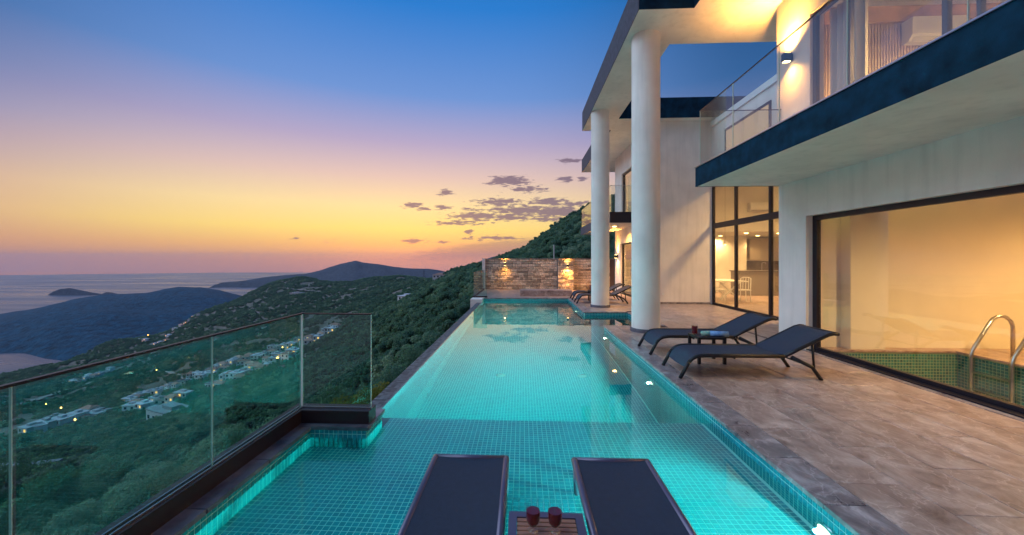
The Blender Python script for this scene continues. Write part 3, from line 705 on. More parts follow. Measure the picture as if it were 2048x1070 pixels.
wallbox(4.90, 6.88, 14.56, 19.7, 3.04, 3.45, m='plaster_in', name='floor')
wallbox(6.6, 6.88, 14.56, 19.7, -.02, 3.04, m='plaster_in'); wallbox(6.6, 6.88, 14.56, 19.7, 3.45, 6.5, m='plaster_in')
# far balcony
box('balcony_slab', 3.424, FX, 15.42, 23.1, 3.04, 3.45, M['plaster'], villa)
skin(3.412, 3.4235, 15.408, 23.112, 3.032, 3.46, 'fascia'); skin(3.424, FX, 15.408, 15.419, 3.034, 3.46, 'frame')
# --- indoor pool room
wallbox(5.30, 11, 7.42, 7.60, -.02, 3.0, m='plaster_in')
wallbox(5.82, 6.40, 7.20, 7.42, 0, 3.0, m='plaster_in', name='pillar')
wallbox(5.30, 11, .0, 7.42, 2.80, 2.95, m='plaster_in', name='ceiling')
wallbox(10.2, 10.4, .0, 7.42, -.02, 2.8, m='plaster_in')
wallbox(7.475, 10.2, .0, 7.42, -.3, -.004, m='paver', name='floor')
wallbox(5.22, 7.475, 7.06, 7.42, -1.6, -.004, m='paver', name='floor')
wallbox(5.22, 10.2, -.2, .0, -1.6, 2.8, m='plaster_in')
wallbox(5.21, 7.475, .0, 7.06, -1.7, -1.5, m='plaster_in', name='floor')
tl = MB(); TT = .05
def patch2(o, u, v, nu, nv, n):
    o, u, v, n = Vector(o), Vector(u), Vector(v), Vector(n)
    for i in range(nu):
        for j in range(nv):
            a = o + u * (i * TT + .004) + v * (j * TT + .004) + n * .003; w2 = TT - .008
            tl.add([a, a + u * w2, a + u * w2 + v * w2, a + v * w2], [(0, 1, 2, 3)])
patch2((5.22, 7.056, -.03), X, -Z, 45, 30, -Y); patch2((7.471, 7.05, -.03), -Y, -Z, 120, 30, -X)
ig = MB().add([(5.22, 7.057, 0), (7.47, 7.057, 0), (7.47, 7.057, -1.5), (5.22, 7.057, -1.5)], [(0, 1, 2, 3)]).add([(7.472, 7.057, 0), (7.472, .0, 0), (7.472, .0, -1.5), (7.472, 7.057, -1.5)], [(0, 1, 2, 3)]).build('indoor_basin', mat('indoor_grout', (.42, .45, .26), .8), villa)
to = tl.build('indoor_mosaic', M['tile_dark'], ig); tag(to, 'green mosaic lining the indoor pool', kind='stuff')
box('coping_stone', 7.42, 7.52, .0, 7.05, .001, .03, M['paver'], villa); box('coping_stone', 5.22, 7.42, 7.03, 7.12, .001, .03, M['paver'], villa)

# room lights (downlights: small lit fixtures in the ceilings)
def downlight(x, y_, z, e, label, group, color=WARM, r=.06, spot=150, soft=.06):
    o = MB().lathe([(0, -.012), (r, -.012), (r + .02, -.004), (r + .022, 0)], 16).build('ceiling_light', M['lens'], smooth=True); o.location = (x, y_, z - .002)
    tag(o, label, 'ceiling light', group); lamp('downlight', 'SPOT', (0, 0, -.05 if soft < .1 else -.5), e, color, o, soft, spot=spot, blend=.8); return o
for (x, y_, z, e, lb) in ((8.2, 17.3, 2.75, 320, 'kitchen ceiling light above the dining table'), (9.7, 17.4, 2.75, 320, 'kitchen ceiling light in front of the shelves'), (11.2, 17.6, 2.75, 280, 'kitchen ceiling light nearest the cabinets'),
                      (9.6, 19.4, 2.75, 260, 'kitchen ceiling light by the striped blind'), (11.3, 19.3, 2.75, 120, 'kitchen ceiling light over the counter')):
    downlight(x, y_, z, e, 'round lit ' + lb, 'kitchen ceiling lights')
downlight(9.6, 11.2, 6.3, 2300, 'added ceiling light high over the kitchen hall, warming the facing wall', 'kitchen ceiling lights', r=.5, soft=.45)  # broad soft lamp added to warm the facing courtyard wall
downlight(9.4, 5.2, 2.8, 640, 'added ceiling light over the indoor pool edge, for the glow of a hidden wall uplight', 'indoor pool ceiling lights', (1, .52, .14), spot=172)  # added ceiling lamp, stands in for a hidden uplight's glow on the wall
downlight(6.7, 4.6, 2.8, 520, 'round lit ceiling light over the indoor pool middle', 'indoor pool ceiling lights', WARM, spot=165)
downlight(7.6, 5.0, 6.46, 3400, 'round lit ceiling light in the upper room', None)
downlight(5.8, 16.6, 3.04, 900, 'round lit ceiling light behind the striped terrace blind', None, WARM)
downlight(5.8, 16.6, 6.58, 900, 'round lit ceiling light behind the far balcony window', None, WARM)
downlight(4.0, 17.2, 3.04, 380, 'round lit ceiling light under the far balcony', None, AMBER)

# ================================================================== wall lamps
def wall_lamp(loc, rz, label, e, e2=None):
    o = empty('wall_lamp', loc, rz); tag(o, label, 'wall lamp', 'up and down wall lamps')
    box('lamp_body', -.045, .045, -.17, -.02, -.075, .075, M['frame'], o, bevel=.004); box('back_plate', -.03, .03, -.02, 0, -.05, .05, M['frame'], o)
    for s, en in ((1, e), (-1, e2 if e2 is not None else e)):
        box('lens', -.035, .035, -.155, -.05, *((.0755, .08) if s > 0 else (-.08, -.0755)), M['lens'], o)
        lamp('beam', 'SPOT', (0, -.12, .09 * s), en, AMBER, o, .05, rot=((R(180) if s > 0 else 0), 0, 0), spot=140, blend=1.0)
    return o
wall_lamp((WX - .002, 7.5, 5.36), R(-90), 'lit up and down lamp on the upper wall above the balcony', 700, 150)
wall_lamp((-.94, 20.93, 1.36), 0, 'lit lamp on the left part of the stone wall', 170, 60)
wall_lamp((2.36, 20.60, 1.28), 0, 'lit lamp on the protruding pier of the stone wall', 120, 170)
wall_lamp((FX - .002, 19.3, 1.75), R(-90), 'lit lamp on the white wall between stone wall and far window', 330, 200)

# ================================================================== stone wall
sw = empty('stone_wall', (0, 21, 0)); tag(sw, 'rough tan stone clad wall closing the far end of the terrace', 'wall')
box('core', -2.0, 4.9, .06, .30, -.5, 1.60, M['bed'], sw); box('core', 1.86, 2.70, -.30, .06, -.5, 1.60, M['bed'], sw)
box('post', -2.17, -2.003, -.1, .30, -.5, 1.66, M['plaster'], sw); box('capping', -2.0, 4.9, -.02, .32, 1.612, 1.65, M['paver'], sw); box('capping', 1.84, 2.72, -.40, -.021, 1.612, 1.65, M['paver'], sw)
M['stone'] = mat('tan_stone', (.74, .57, .43), .9, var=.4, vscale=9, bump=.9, bscale=30, objvar=.42)
def stone_mesh(w_, h_, d_):
    mb = MB(); j = lambda s: random.uniform(-s, s); c = .012
    fr = [(c + j(.006), -d_ + j(.012), c + j(.006)), (w_ - c + j(.006), -d_ + j(.012), c + j(.006)), (w_ - c + j(.006), -d_ + j(.012), h_ - c + j(.006)), (c + j(.006), -d_ + j(.012), h_ - c + j(.006))]
    bk = [(0, 0, 0), (w_, 0, 0), (w_, 0, h_), (0, 0, h_)]
    mb.add(bk + fr, [(4, 5, 6, 7), (0, 1, 5, 4), (1, 2, 6, 5), (2, 3, 7, 6), (3, 0, 4, 7)])
    me_ = bpy.data.meshes.new('stone'); me_.from_pydata(mb.v, [], mb.f); me_.materials.append(M['stone']); return me_
smesh = {}
def stones(x0, x1, yf, avg=.40):
    z = 0.0
    while z < 1.59:
        h = random.choice((.09, .12, .15)); h = min(h, 1.605 - z)
        if 1.605 - (z + h) < .05: h = 1.605 - z
        x = x0
        while x < x1 - .01:
            w_ = random.choice((.13, .20, .27, .36)) * avg / .4
            if x1 - (x + w_) < .14: w_ = x1 - x
            key = (round(w_, 2), round(h, 3), random.randint(0, 1))
            if key not in smesh: smesh[key] = stone_mesh(w_ - .008, h - .008, random.uniform(.035, .075))
            o = bpy.data.objects.new('stone', smesh[key]); COL.objects.link(o); o.parent = sw; o.location = (x + .004, yf, z + .004); x += w_
        z += h
stones(-2.0, 1.86, .058, .42); stones(1.87, 2.70, -.302, .40); stones(2.71, 4.66, .058, .8)
sb_ = box('stone_bench', -.1, 2.15, 17.1, 17.9, 0, .25, M['paver'], bevel=.006); tag(sb_, 'low brown stone step block behind the far pool edge', 'step')

# ================================================================== glass railings
def tubeline(mb, a, b_, w_, h_): mb.bar(a, b_, w_, h_)
gr = empty('glass_railing', (-2.2, 3.8, 0)); tag(gr, 'frameless glass railing with dark base channel on the pool corner', 'railing')
gr.location = (0, 0, 0)
ch = MB().box(-2.30, -2.16, .3, 3.72, .0, .125).box(-2.30, -1.49, 3.72, 3.90, 0, .125).build('base_channel', M['brown'], gr)
tr_ = MB().box(-2.235, -2.228, .3, 3.80, .1255, .137).box(-2.195, -2.188, .3, 3.80, .1255, .137).box(-2.188, -1.49, 3.795, 3.802, .1255, .137).build('gasket', M['steel'], ch)
for a, b_ in ((.4, 1.585), (1.60, 2.68), (2.69, 3.79)): 
    p = box('pane', -2.218, -2.206, a, b_, .126, 1.05, M['glass'], gr); box('pane_edge', -2.2185, -2.2055, b_, b_ + .003, .13, 1.05, M['edge'], p)
p = box('pane', -2.203, -1.51, 3.815, 3.827, .126, 1.05, M['glass'], gr); box('pane_edge', -1.5095, -1.505, 3.814, 3.828, .13, 1.05, M['edge'], p)
box('pane_edge', -2.222, -2.204, 3.814, 3.828, .13, 1.05, M['white'], p)
box('top_rail', -2.225, -2.199, .3, 3.835, 1.0505, 1.064, M['brown'], gr); box('top_rail', -2.198, -1.505, 3.808, 3.834, 1.0505, 1.062, M['brown'], gr)

M['bglass'] = glass_mat('balcony_glass', (.93, .95, .95), .10)
gb_ = empty('glass_railing'); tag(gb_, 'tall glass railing along the near upper balcony', 'railing')
for a, b_ in ((-3, 1.0), (1.01, 3.2), (3.21, 4.33), (4.34, 5.44), (5.45, 6.60), (6.61, 7.79)):
    p = box('pane', 3.463, 3.475, a, b_, 3.42, 4.50, M['bglass'], gb_); box('pane_edge', 3.4628, 3.4752, b_, b_ + .004, 3.43, 4.50, M['edge'], p)
p = box('pane', 3.477, 4.24, 7.795, 7.807, 3.42, 4.50, M['bglass'], gb_); p = box('pane', 4.25, 5.01, 7.795, 7.807, 3.42, 4.50, M['bglass'], gb_)
box('top_rail', 3.459, 3.479, -3, 7.81, 4.5005, 4.512, M['frame'], gb_); box('top_rail', 3.48, 5.01, 7.792, 7.81, 4.5005, 4.512, M['frame'], gb_)
gf = empty('glass_railing'); tag(gf, 'glass railing of the far balcony above the stone wall', 'railing')
box('pane', 3.463, 3.475, 15.46, 19.2, 3.455, 4.50, M['bglass'], gf); box('pane', 3.463, 3.475, 19.22, 23.0, 3.455, 4.50, M['bglass'], gf); box('pane', 3.478, 4.65, 15.45, 15.462, 3.455, 4.50, M['bglass'], gf)
box('top_rail', 3.458, 3.480, 15.44, 23.0, 4.501, 4.515, M['frame'], gf); box('top_rail', 3.481, 4.65, 15.446, 15.466, 4.501, 4.512, M['steel'], gf)
ge = empty('glass_railing'); tag(ge, 'short glass railing at the far left corner of the pool', 'railing')
box('pane', -2.06, -1.50, 16.40, 16.412, .06, 1.05, M['glass'], ge); box('pane', -2.072, -2.06, 16.415, 20.9, .06, 1.05, M['glass'], ge); box('base_channel', -2.09, -1.48, 16.37, 16.44, .0, .06, M['brown'], ge); box('base_channel', -2.09, -2.05, 16.441, 20.9, .0, .06, M['brown'], ge)

# ================================================================== sun loungers
def arc(c, r, a0, a1, n=6): return [(c[0] + r * math.cos(R(a0 + (a1 - a0) * k / n)), c[1] + r * math.sin(R(a0 + (a1 - a0) * k / n))) for k in range(n + 1)]
def make_lounger(name, sling, frame, W=.64, back=27, headdrop=True, flat=False):
    """local axes: x from foot (0) to head, y across, z up"""
    root = empty(name)
    zb = .31
    # side profile of a rail: foot leg, curve, bed, hinge
    prof = [(-.10, 0), (-.02, .15)] + [(.02, .22), (.06, .265), (.11, .292), (.17, .305), (.24, zb)] + [(1.26, zb)]
    if flat: prof = [(.16, 0), (.14, .15), (.0, zb), (.05, zb), (.24, zb), (1.26, zb)]
    for s in (0, 1):
        y_ = s * W
        MB().tube([(x, y_, z) for x, z in prof[:2]] + [(.13, y_, zb - .01) if flat else (.02, y_, .22)], .026, 8).build('leg', frame, root, smooth=True)
        MB().tube([(x, y_, z) for x, z in prof[2:]], .027, 8).build('side_rail', frame, root, smooth=True)
        MB().tube([(1.36, y_, zb - .01), (1.62, y_, .17), (1.74, y_, 0)], .025, 8).build('leg', frame, root, smooth=True)
    L = .74; ca, sa = math.cos(R(back)), math.sin(R(back))
    bk = [(1.26 + L * f_ * ca, zb + L * f_ * sa) for f_ in (0, .25, .5, .75)]
    bx, bz = 1.26 + L * ca * .86, zb + L * sa * .86
    bk += [(bx, bz), (bx + .07, bz + .018), (bx + .13, bz + .012)] if headdrop else [(1.26 + L * ca, zb + L * sa)]
    for s in (0, 1):
        MB().tube([(x, s * W, z) for x, z in bk], .025, 8).build('back_rail', frame, root, smooth=True)
        MB().tube([(1.26 + .42 * ca, s * W * .94 + .02, zb + .42 * sa - .015), (1.66, s * W * .94 + .02, .15)], .016, 6).build('strut', frame, root, smooth=True)
    MB().tube([(bk[-1][0], 0, bk[-1][1]), (bk[-1][0], W, bk[-1][1])], .019, 8).build('head_bar', frame, root, smooth=True)
    MB().tube([(1.26, 0, zb - .03), (1.26, W, zb - .03)], .014, 8).build('cross_bar', frame, root, smooth=True)
    MB().tube([(.62, 0, zb - .032), (.62, W, zb - .032)], .013, 8).build('cross_bar', frame, root, smooth=True)
    MB().tube([(1.60, 0, .18), (1.60, W, .18)], .012, 8).build('cross_bar', frame, root, smooth=True)
    def sheet(pts, nm):
        vs = []; fs = []; ny = 8
        for (x, z) in pts:
            for k in range(ny + 1):
                q = k / ny; vs.append((x, .012 + q * (W - .024), z - .014 * math.sin(math.pi * q)))
        n_ = len(pts)
        for i in range(n_ - 1):
            for k in range(ny): a = i * (ny + 1) + k; fs.append((a, a + 1, a + ny + 2, a + ny + 1))
        o2 = len(vs); vs += [(x, y_, z - .006) for x, y_, z in vs]; fs += [tuple(i + o2 for i in reversed(f_)) for f_ in list(fs)]
        return MB().add(vs, fs).build(nm, sling, root, smooth=True)
    seat = [(-.02, .150), (.02, .225), (.06, .272), (.11, .300), (.17, .316), (.24, zb + .012)] + [(.24 + 1.01 * k / 10, zb + .012) for k in range(1, 11)]
    if flat:
        seat = [(.0 + 1.25 * k / 12, zb + .016) for k in range(13)]
        MB().tube([(0, 0, zb), (0, W, zb)], .024, 8).build('foot_bar', frame, root, smooth=True)
    sheet(seat, 'seat_sling'); sheet([(x - .006, z + .013) for x, z in bk], 'back_sling')
    return root
LG = 'charcoal sling sun loungers'
lA = make_lounger('sun_lounger', M['sling'], M['sling_frame']); lA.location = (2.22, 5.36, 0)
tag(lA, 'charcoal sling lounger nearest the big indoor pool window', 'sun lounger', LG)
lB = copy_tree(lA); lB.location = (2.24, 6.66, 0); lB['label'] = 'charcoal sling lounger behind the small table, beside the near column'
lC = copy_tree(lA); lC.location = (2.06, 14.25, 0); lC['label'] = 'distant charcoal lounger half hidden by the far column, nearer of two'
lD = copy_tree(lA); lD.location = (2.06, 15.55, 0); lD['label'] = 'distant charcoal lounger next to the stone wall, farther of two'
pA = make_lounger('sun_lounger', M['sling'], M['pool_frame'], W=.585, flat=True); pA.rotation_euler = (0, 0, R(-90)); pA.location = (-.72, 3.22, LZ + .006)
tag(pA, 'dark lounger standing in shallow pool water left of the wooden table', 'sun lounger', LG)
pB = copy_tree(pA); pB.location = (.425, 3.22, LZ + .006); pB['label'] = 'dark lounger standing in shallow pool water right of the wooden table'

# ================================================================== side tables
def make_table(name, x0, x1, y0, y1, h, wood, zf=0):
    r = empty(name, ((x0 + x1) / 2, (y0 + y1) / 2, zf)); w_, d_ = (x1 - x0) / 2, (y1 - y0) / 2; fm = M['pool_frame'] if wood else M['sling_frame']
    for sx in (-1, 1):
        for sy in (-1, 1): box('leg', sx * w_ - (.04 if sx > 0 else 0), sx * w_ + (.04 if sx < 0 else 0), sy * d_ - (.04 if sy > 0 else 0), sy * d_ + (.04 if sy < 0 else 0), 0, h - .034, fm, r)
    MB().box(-w_, w_, -d_, -d_ + .05, h - .033, h).box(-w_, w_, d_ - .05, d_, h - .033, h).box(-w_, -w_ + .05, -d_ + .05, d_ - .05, h - .033, h).box(w_ - .05, w_, -d_ + .05, d_ - .05, h - .033, h).build('top_frame', fm, r)
    if wood:
        n_ = 9; s_ = (2 * d_ - .104) / n_
        for k in range(n_): box('slat', -w_ + .052, w_ - .052, -d_ + .052 + k * s_ + .003, -d_ + .052 + (k + 1) * s_ - .003, h - .022, h - .004, M['wood'], r, bevel=.002)
    else: box('top_panel', -w_ + .051, w_ - .051, -d_ + .051, d_ - .051, h - .02, h - .006, M['sling'], r)
    return r
tp_ = make_table('side_table', -.085, .375, 2.02, 2.47, .36, True, LZ + .006); tag(tp_, 'small table with reddish wood slats standing in the pool', 'table')
td = make_table('side_table', 2.68, 3.10, 6.08, 6.46, .41, False); tag(td, 'small dark table between the two near terrace loungers', 'table')
te = make_table('side_table', 2.55, 2.95, 14.98, 15.36, .41, False); tag(te, 'small dark table between the two distant loungers', 'table')

# drinks
M['tumbler'] = glass_mat('drinking_glass', (.97, .98, .98))
M['red'] = mat('red_drink', (.13, .005, .010), .08, spec=.6)
def wineglass(x, y_, z, label, s=1.0, stem=True, cat='glass'):
    g_ = empty('drinking_glass', (x, y_, z)); tag(g_, label, cat, 'glasses of red drink')
    pr = [(.0, .001), (.032, .002), (.033, .005), (.007, .010), (.006, .022), (.020, .030), (.036, .050), (.0415, .080), (.041, .120), (.036, .165)]
    if not stem: pr = [(0, .001), (.030, .002), (.034, .010), (.037, .10), (.037, .13)]
    MB().lathe([(a * s, b_ * s) for a, b_ in pr], 28).build('bowl', M['tumbler'], g_, smooth=True)
    lq = [(.0, .027), (.019, .031), (.0345, .051), (.040, .080), (.0398, .118), (0, .118)] if stem else [(0, .006), (.032, .010), (.0352, .105), (0, .105)]
    MB().lathe([(a * s, b_ * s) for a, b_ in lq], 28).build('drink', M['red'], g_, smooth=False)
    return g_
wineglass(.062, 2.30, LZ + .367, 'left glass of dark red drink on the wooden pool table', 1.0)
wineglass(.190, 2.30, LZ + .367, 'right glass of dark red drink on the wooden pool table', 1.0)
wineglass(2.745, 6.36, .411, 'glass of red drink on the dark table between near loungers', 1.25, False)
wineglass(2.78, 15.2, .411, 'glass of red drink on the far table', 1.1, False)
rp = MB().lathe([(0, 0), (.085, 0), (.10, .20), (.105, .21), (.09, .21), (.085, .05), (0, .05)], 20).build('pot', mat('red_pot', (.30, .035, .02), .5), smooth=True)
rp.location = (2.66, 15.12, .411); tag(rp, 'small red pot on the far table between loungers', 'pot')
def towel(x, y_, z, L, r, rz, m, label):
    pts = []; mb = MB(); mb.tube([(-L / 2, 0, r), (L / 2, 0, r)], r, 14)
    for e in (-1, 1): mb.tube([(e * (L / 2 + .001), 0, r), (e * (L / 2 + .004), 0, r)], r * .6, 12)
    o = mb.build('rolled_towel', m, smooth=True); o.location = (x, y_, z); o.rotation_euler = (0, 0, rz); tag(o, label, 'towel'); return o
towel(2.90, 6.22, .411, .22, .038, R(6), mat('teal_towel', (.03, .22, .26), .9, var=.5, vscale=25, tint=(.4, .45, .3)), 'rolled teal patterned towel at the left on the dark table')
towel(3.04, 6.18, .411, .26, .040, R(-8), mat('blue_towel', (.05, .17, .45), .9, var=.5, vscale=18, tint=(.25, .40, .6)), 'rolled blue towel at the right on the dark table')

# ================================================================== interior things
def ac_unit(x0, x1, yb, z0, z1, label):
    r = empty('air_conditioner', ((x0 + x1) / 2, yb, z0)); tag(r, label, 'air conditioner'); w_ = (x1 - x0) / 2; h = z1 - z0
    MB().add([(-w_, 0, 0), (-w_, -.12, 0), (-w_, -.21, .10), (-w_, -.21, h), (-w_, 0, h), (w_, 0, 0), (w_, -.12, 0), (w_, -.21, .10), (w_, -.21, h), (w_, 0, h)],
             [(0, 1, 2, 3, 4), (9, 8, 7, 6, 5), (0, 5, 6, 1), (1, 6, 7, 2), (2, 7, 8, 3), (3, 8, 9, 4), (4, 9, 5, 0)]).build('housing', M['white'], r)
    MB().add([(-w_ * .9, -.125, .002), (w_ * .9, -.125, .002), (w_ * .9, -.185, .068), (-w_ * .9, -.185, .068)], [(0, 1, 2, 3)]).build('vent_flap', mat('flap', (.45, .44, .42), .5), r)
    return r
ac_unit(7.01, 7.93, 7.553, 5.56, 5.97, 'white air conditioner on the ribbed wall of the upper room')
ac_unit(9.26, 10.10, 16.498, 3.55, 3.92, 'white air conditioner high on the kitchen hall wall')
def curtain(name, x, y0, y1, z0, z1, m, label, amp=.05, waves=6, lean=0):
    vs = []; fs = []; n_ = 90
    for k in range(n_ + 1):
        q = k / n_; yy = y0 + (y1 - y0) * q; xx = x + amp * math.sin(q * waves * 2 * math.pi) + amp * .4 * math.sin(q * waves * 5.3)
        for j, z in enumerate((z0, (z0 + z1) / 2, z1)): vs.append((xx, yy + lean * (1 - j / 2) * (q - .5), z))
    for k in range(n_):
        for j in range(2): a = k * 3 + j; fs.append((a, a + 3, a + 4, a + 1))
    o2 = len(vs); vs += [(x_ + .004, y_, z) for x_, y_, z in vs]; fs += [tuple(i + o2 for i in reversed(f_)) for f_ in list(fs)]
    o = MB().add(vs, fs).build(name, m, smooth=True); tag(o, label, 'curtain'); return o
M['drape'] = mat('grey_drape', (.55, .51, .47), .9)
curtain('curtain', 5.34, 6.34, 7.0, 3.44, 5.9, M['drape'], 'grey gathered curtain in the upper balcony doorway', .05, 5)
curtain('curtain', 4.98, 16.9, 18.6, 3.47, 5.5, mat('cream_drape', (.6, .52, .38), .9), 'cream curtain behind the far balcony window', .04, 8)
# striped roller blinds (bands of cloth, each its own slat)
def blind(x0, x1, y0, y1, z0, z1, n_, label, m):
    r = empty('roller_blind', ((x0 + x1) / 2, (y0 + y1) / 2, z0)); tag(r, label, 'blind'); h = (z1 - z0) / n_; cx_, cy_ = (x0 + x1) / 2, (y0 + y1) / 2
    for k in range(n_): box('band', x0 - cx_, x1 - cx_, y0 - cy_, y1 - cy_, k * h, k * h + h * .58, m, r)
    box('head_rail', x0 - cx_ - .01, x1 - cx_ + .01, y0 - cy_ - .01, y1 - cy_ + .01, z1 - z0, z1 - z0 + .06, M['white'], r); return r
M['band'] = mat('blind_band', (.42, .27, .13), .9); M['bandk'] = mat('blind_band_grey', (.5, .42, .36), .9)
blind(4.90, 4.91, 14.66, 16.92, .10, 2.26, 17, 'amber striped blind behind the far terrace door', M['band'])
blind(9.45, 10.2, 20.43, 20.44, .55, 2.30, 14, 'striped blind on the kitchen back wall', M['bandk'])
# kitchen: island, shelves, cabinets, table, chair
ki = empty('kitchen_island', (10.9, 18.3, 0)); tag(ki, 'grey kitchen counter with dark top', 'counter')
box('cabinet_body', -1.2, 1.6, -.35, .35, -.02, 1.06, mat('grey_unit', (.20, .17, .15), .5), ki); box('worktop', -1.25, 1.65, -.40, .40, 1.061, 1.10, mat('worktop', (.12, .10, .09), .3), ki)
MB().tube([(0, 0, 1.10), (0, 0, 1.42), (.03, -.02, 1.46), (.12, -.06, 1.46), (.14, -.07, 1.40)], .012, 8).build('tap', M['steel'], ki, smooth=True)
ks = empty('wall_cabinet', (11.6, 20.5, 1.55)); tag(ks, 'pale wall cabinet with open glass shelves in the kitchen', 'cabinet')
cm2 = mat('cabinet_front', (.42, .35, .28), .5)
box('back_panel', -.95, .85, -.02, -.002, 0, 1.08, mat('shelf_back', (.30, .24, .19), .7), ks)
for z in (0, .36, .72, 1.06): box('shelf', -.95, -.16, -.30, -.021, z, z + .03, cm2, ks)
box('side_panel', -.97, -.951, -.30, -.002, 0, 1.09, cm2, ks); box('side_panel', -.16, -.14, -.30, -.021, 0, 1.09, cm2, ks)
for k in range(2): box('cabinet_door', -.135 + k * .5, .355 + k * .5, -.32, -.021, 0, 1.09, cm2, ks, bevel=.004)
for k in range(5):
    g_ = MB().lathe([(0, 0), (.022, .002), (.005, .01), (.005, .06), (.03, .09), (.034, .13), (.028, .17)], 12).build('stemware', M['tumbler'], smooth=True); g_.location = (10.75 + k * .15, 20.33, 1.585)
    tag(g_, '%s wine glass on the lowest kitchen shelf' % ['leftmost', 'second', 'middle', 'fourth', 'rightmost'][k], 'wine glass', 'stemware on the kitchen shelf')
bs = box('backsplash', 10.2, 13.2, 20.47, 20.498, .9, 1.53, mat('backsplash_stone', (.16, .125, .10), .35, var=.3, vscale=3)); tag(bs, 'dark stone backsplash behind the kitchen counter', 'backsplash')
kt = empty('dining_table', (8.35, 16.6, -.02)); tag(kt, 'pale dining table with crossed legs in the kitchen', 'table')
box('table_top', -.55, .55, -.8, .8, .73, .77, M['white'], kt, bevel=.006)
for s in (-1, 1):
    MB().bar((-.4, s * .5, 0), (.4, s * .5, .73), .05).build('leg', M['white'], kt); MB().bar((.4, s * .5 + .06, 0), (-.4, s * .5 + .06, .73), .05).build('leg', M['white'], kt)
def chair(x, y_, rz, label):
    r = empty('dining_chair', (x, y_, -.02), rz); tag(r, label, 'chair', 'kitchen dining chairs')
    box('seat', -.21, .21, -.21, .21, .43, .47, M['white'], r, bevel=.01)
    for sx in (-1, 1):
        MB().bar((sx * .18, -.18, 0), (sx * .17, -.17, .43), .03).build('leg', M['white'], r)
        MB().tube([(sx * .18, .20, 0), (sx * .18, .19, .45), (sx * .18, .22, .9)], .016, 8).build('leg', M['white'], r, smooth=True)
    MB().tube([(-.18, .22, .9), (-.10, .225, .94), (.10, .225, .94), (.18, .22, .9)], .016, 8).build('back_rail', M['white'], r, smooth=True)
    for k in range(3): MB().bar((-.10 + k * .10, .20, .46), (-.10 + k * .10, .225, .93), .018).build('back_slat', M['white'], r)
    return r
chair(7.65, 15.6, R(80), 'pale chair at the near end of the dining table'); chair(7.62, 16.7, R(90), 'pale chair at the middle of the dining table'); chair(8.5, 15.45, R(175), 'pale chair on the window side of the dining table')
pd = empty('pendant_lamp', (8.2, 16.2, 2.2)); tag(pd, 'small lit pendant lamp over the dining table', 'pendant lamp')
MB().lathe([(.10, 0), (.08, .10), (.02, .16)], 16).build('lamp_shade', M['white'], pd, smooth=True); MB().tube([(0, 0, .16), (0, 0, 4.1)], .004, 6).build('cord', M['black'], pd)
MB().lathe([(0, -.02), (.04, 0), (.05, .04), (.03, .08)], 12).build('bulb', M['lens'], pd, smooth=True)

# indoor pool ladder
ld = empty('pool_ladder', (7.46, 6.86, 0)); tag(ld, 'steel grab rail ladder of the indoor pool', 'ladder')
for yy in (-.08, -.62):
    MB().tube([(-.07, yy, -1.2), (-.07, yy, .02), (-.04, yy, .12), (.22, yy, .56), (.28, yy, .63), (.36, yy, .67), (.46, yy, .66), (.54, yy, .60), (.58, yy, .50), (.58, yy, .0)], .026, 12).build('rail', M['steel'], ld, smooth=True)
for z in (-.25, -.52, -.80): box('tread', -.10, -.035, -.60, -.10, z - .012, z + .012, M['steel'], ld, bevel=.004)
sk_ = box('wall_socket', 5.02, 5.10, 14.286, 14.2995, .32, .40, M['white'], bevel=.004); tag(sk_, 'small white socket low on the facing white wall', 'socket')

# ================================================================== village on the hillside
M['hwall'] = mat('house_plaster', (.66, .65, .66), .85, objvar=.3)
M['hroof'] = mat('house_roof', (.40, .40, .43), .85, objvar=.6)
M['hroof_red'] = mat('house_roof_tile', (.40, .20, .15), .85, objvar=.3)
M['hwin'] = mat('house_window', (.02, .03, .05), .2)
M['hlit'] = mat('house_window_lit', (.5, .3, .1), .4, emit=(1, .42, .10), estr=2.2)
def house(px, py, w_, d_, h, rz, label, group, red=False, lit=False, name='house'):
    d = hit(px, py)
    if d is None: return None
    x, y_, _ = pt(px, d, 0); z = terr(px, d)
    r = empty(name, (x, y_, z - 1.0), rz); tag(r, label, 'house', group)
    box('wall', -w_ / 2, w_ / 2, -d_ / 2, d_ / 2, -4, h + 1, M['hwall'], r)
    if red:
        e = .4; MB().add([(-w_ / 2 - e, -d_ / 2 - e, h + 1.01), (w_ / 2 + e, -d_ / 2 - e, h + 1.01), (w_ / 2 + e, d_ / 2 + e, h + 1.01), (-w_ / 2 - e, d_ / 2 + e, h + 1.01), (-w_ / 5, 0, h + 2.6), (w_ / 5, 0, h + 2.6)],
                         [(3, 2, 1, 0), (0, 1, 5, 4), (1, 2, 5), (2, 3, 4, 5), (3, 0, 4)]).build('roof', M['hroof_red'], r)
    else: MB().box(-w_ / 2 - .3, w_ / 2 + .3, -d_ / 2 - .3, d_ / 2 + .3, h + 1.01, h + 1.35).box(-w_ / 5, w_ / 6, -d_ / 6, d_ / 4, h + 1.351, h + 2.6).build('roof', M['hroof'], r)
    nw = max(2, int(w_ / 3.2))
    for s in range(int(h // 2.9)):
        for k in range(nw):
            xx = -w_ / 2 + (k + .5) * w_ / nw
            box('window', xx - .75, xx + .75, -d_ / 2 - .06, -d_ / 2 - .01, 1.8 + s * 2.9, 3.3 + s * 2.9, M['hlit'] if lit and k == s else M['hwin'], r)
    return r
rnd = random.Random(4)
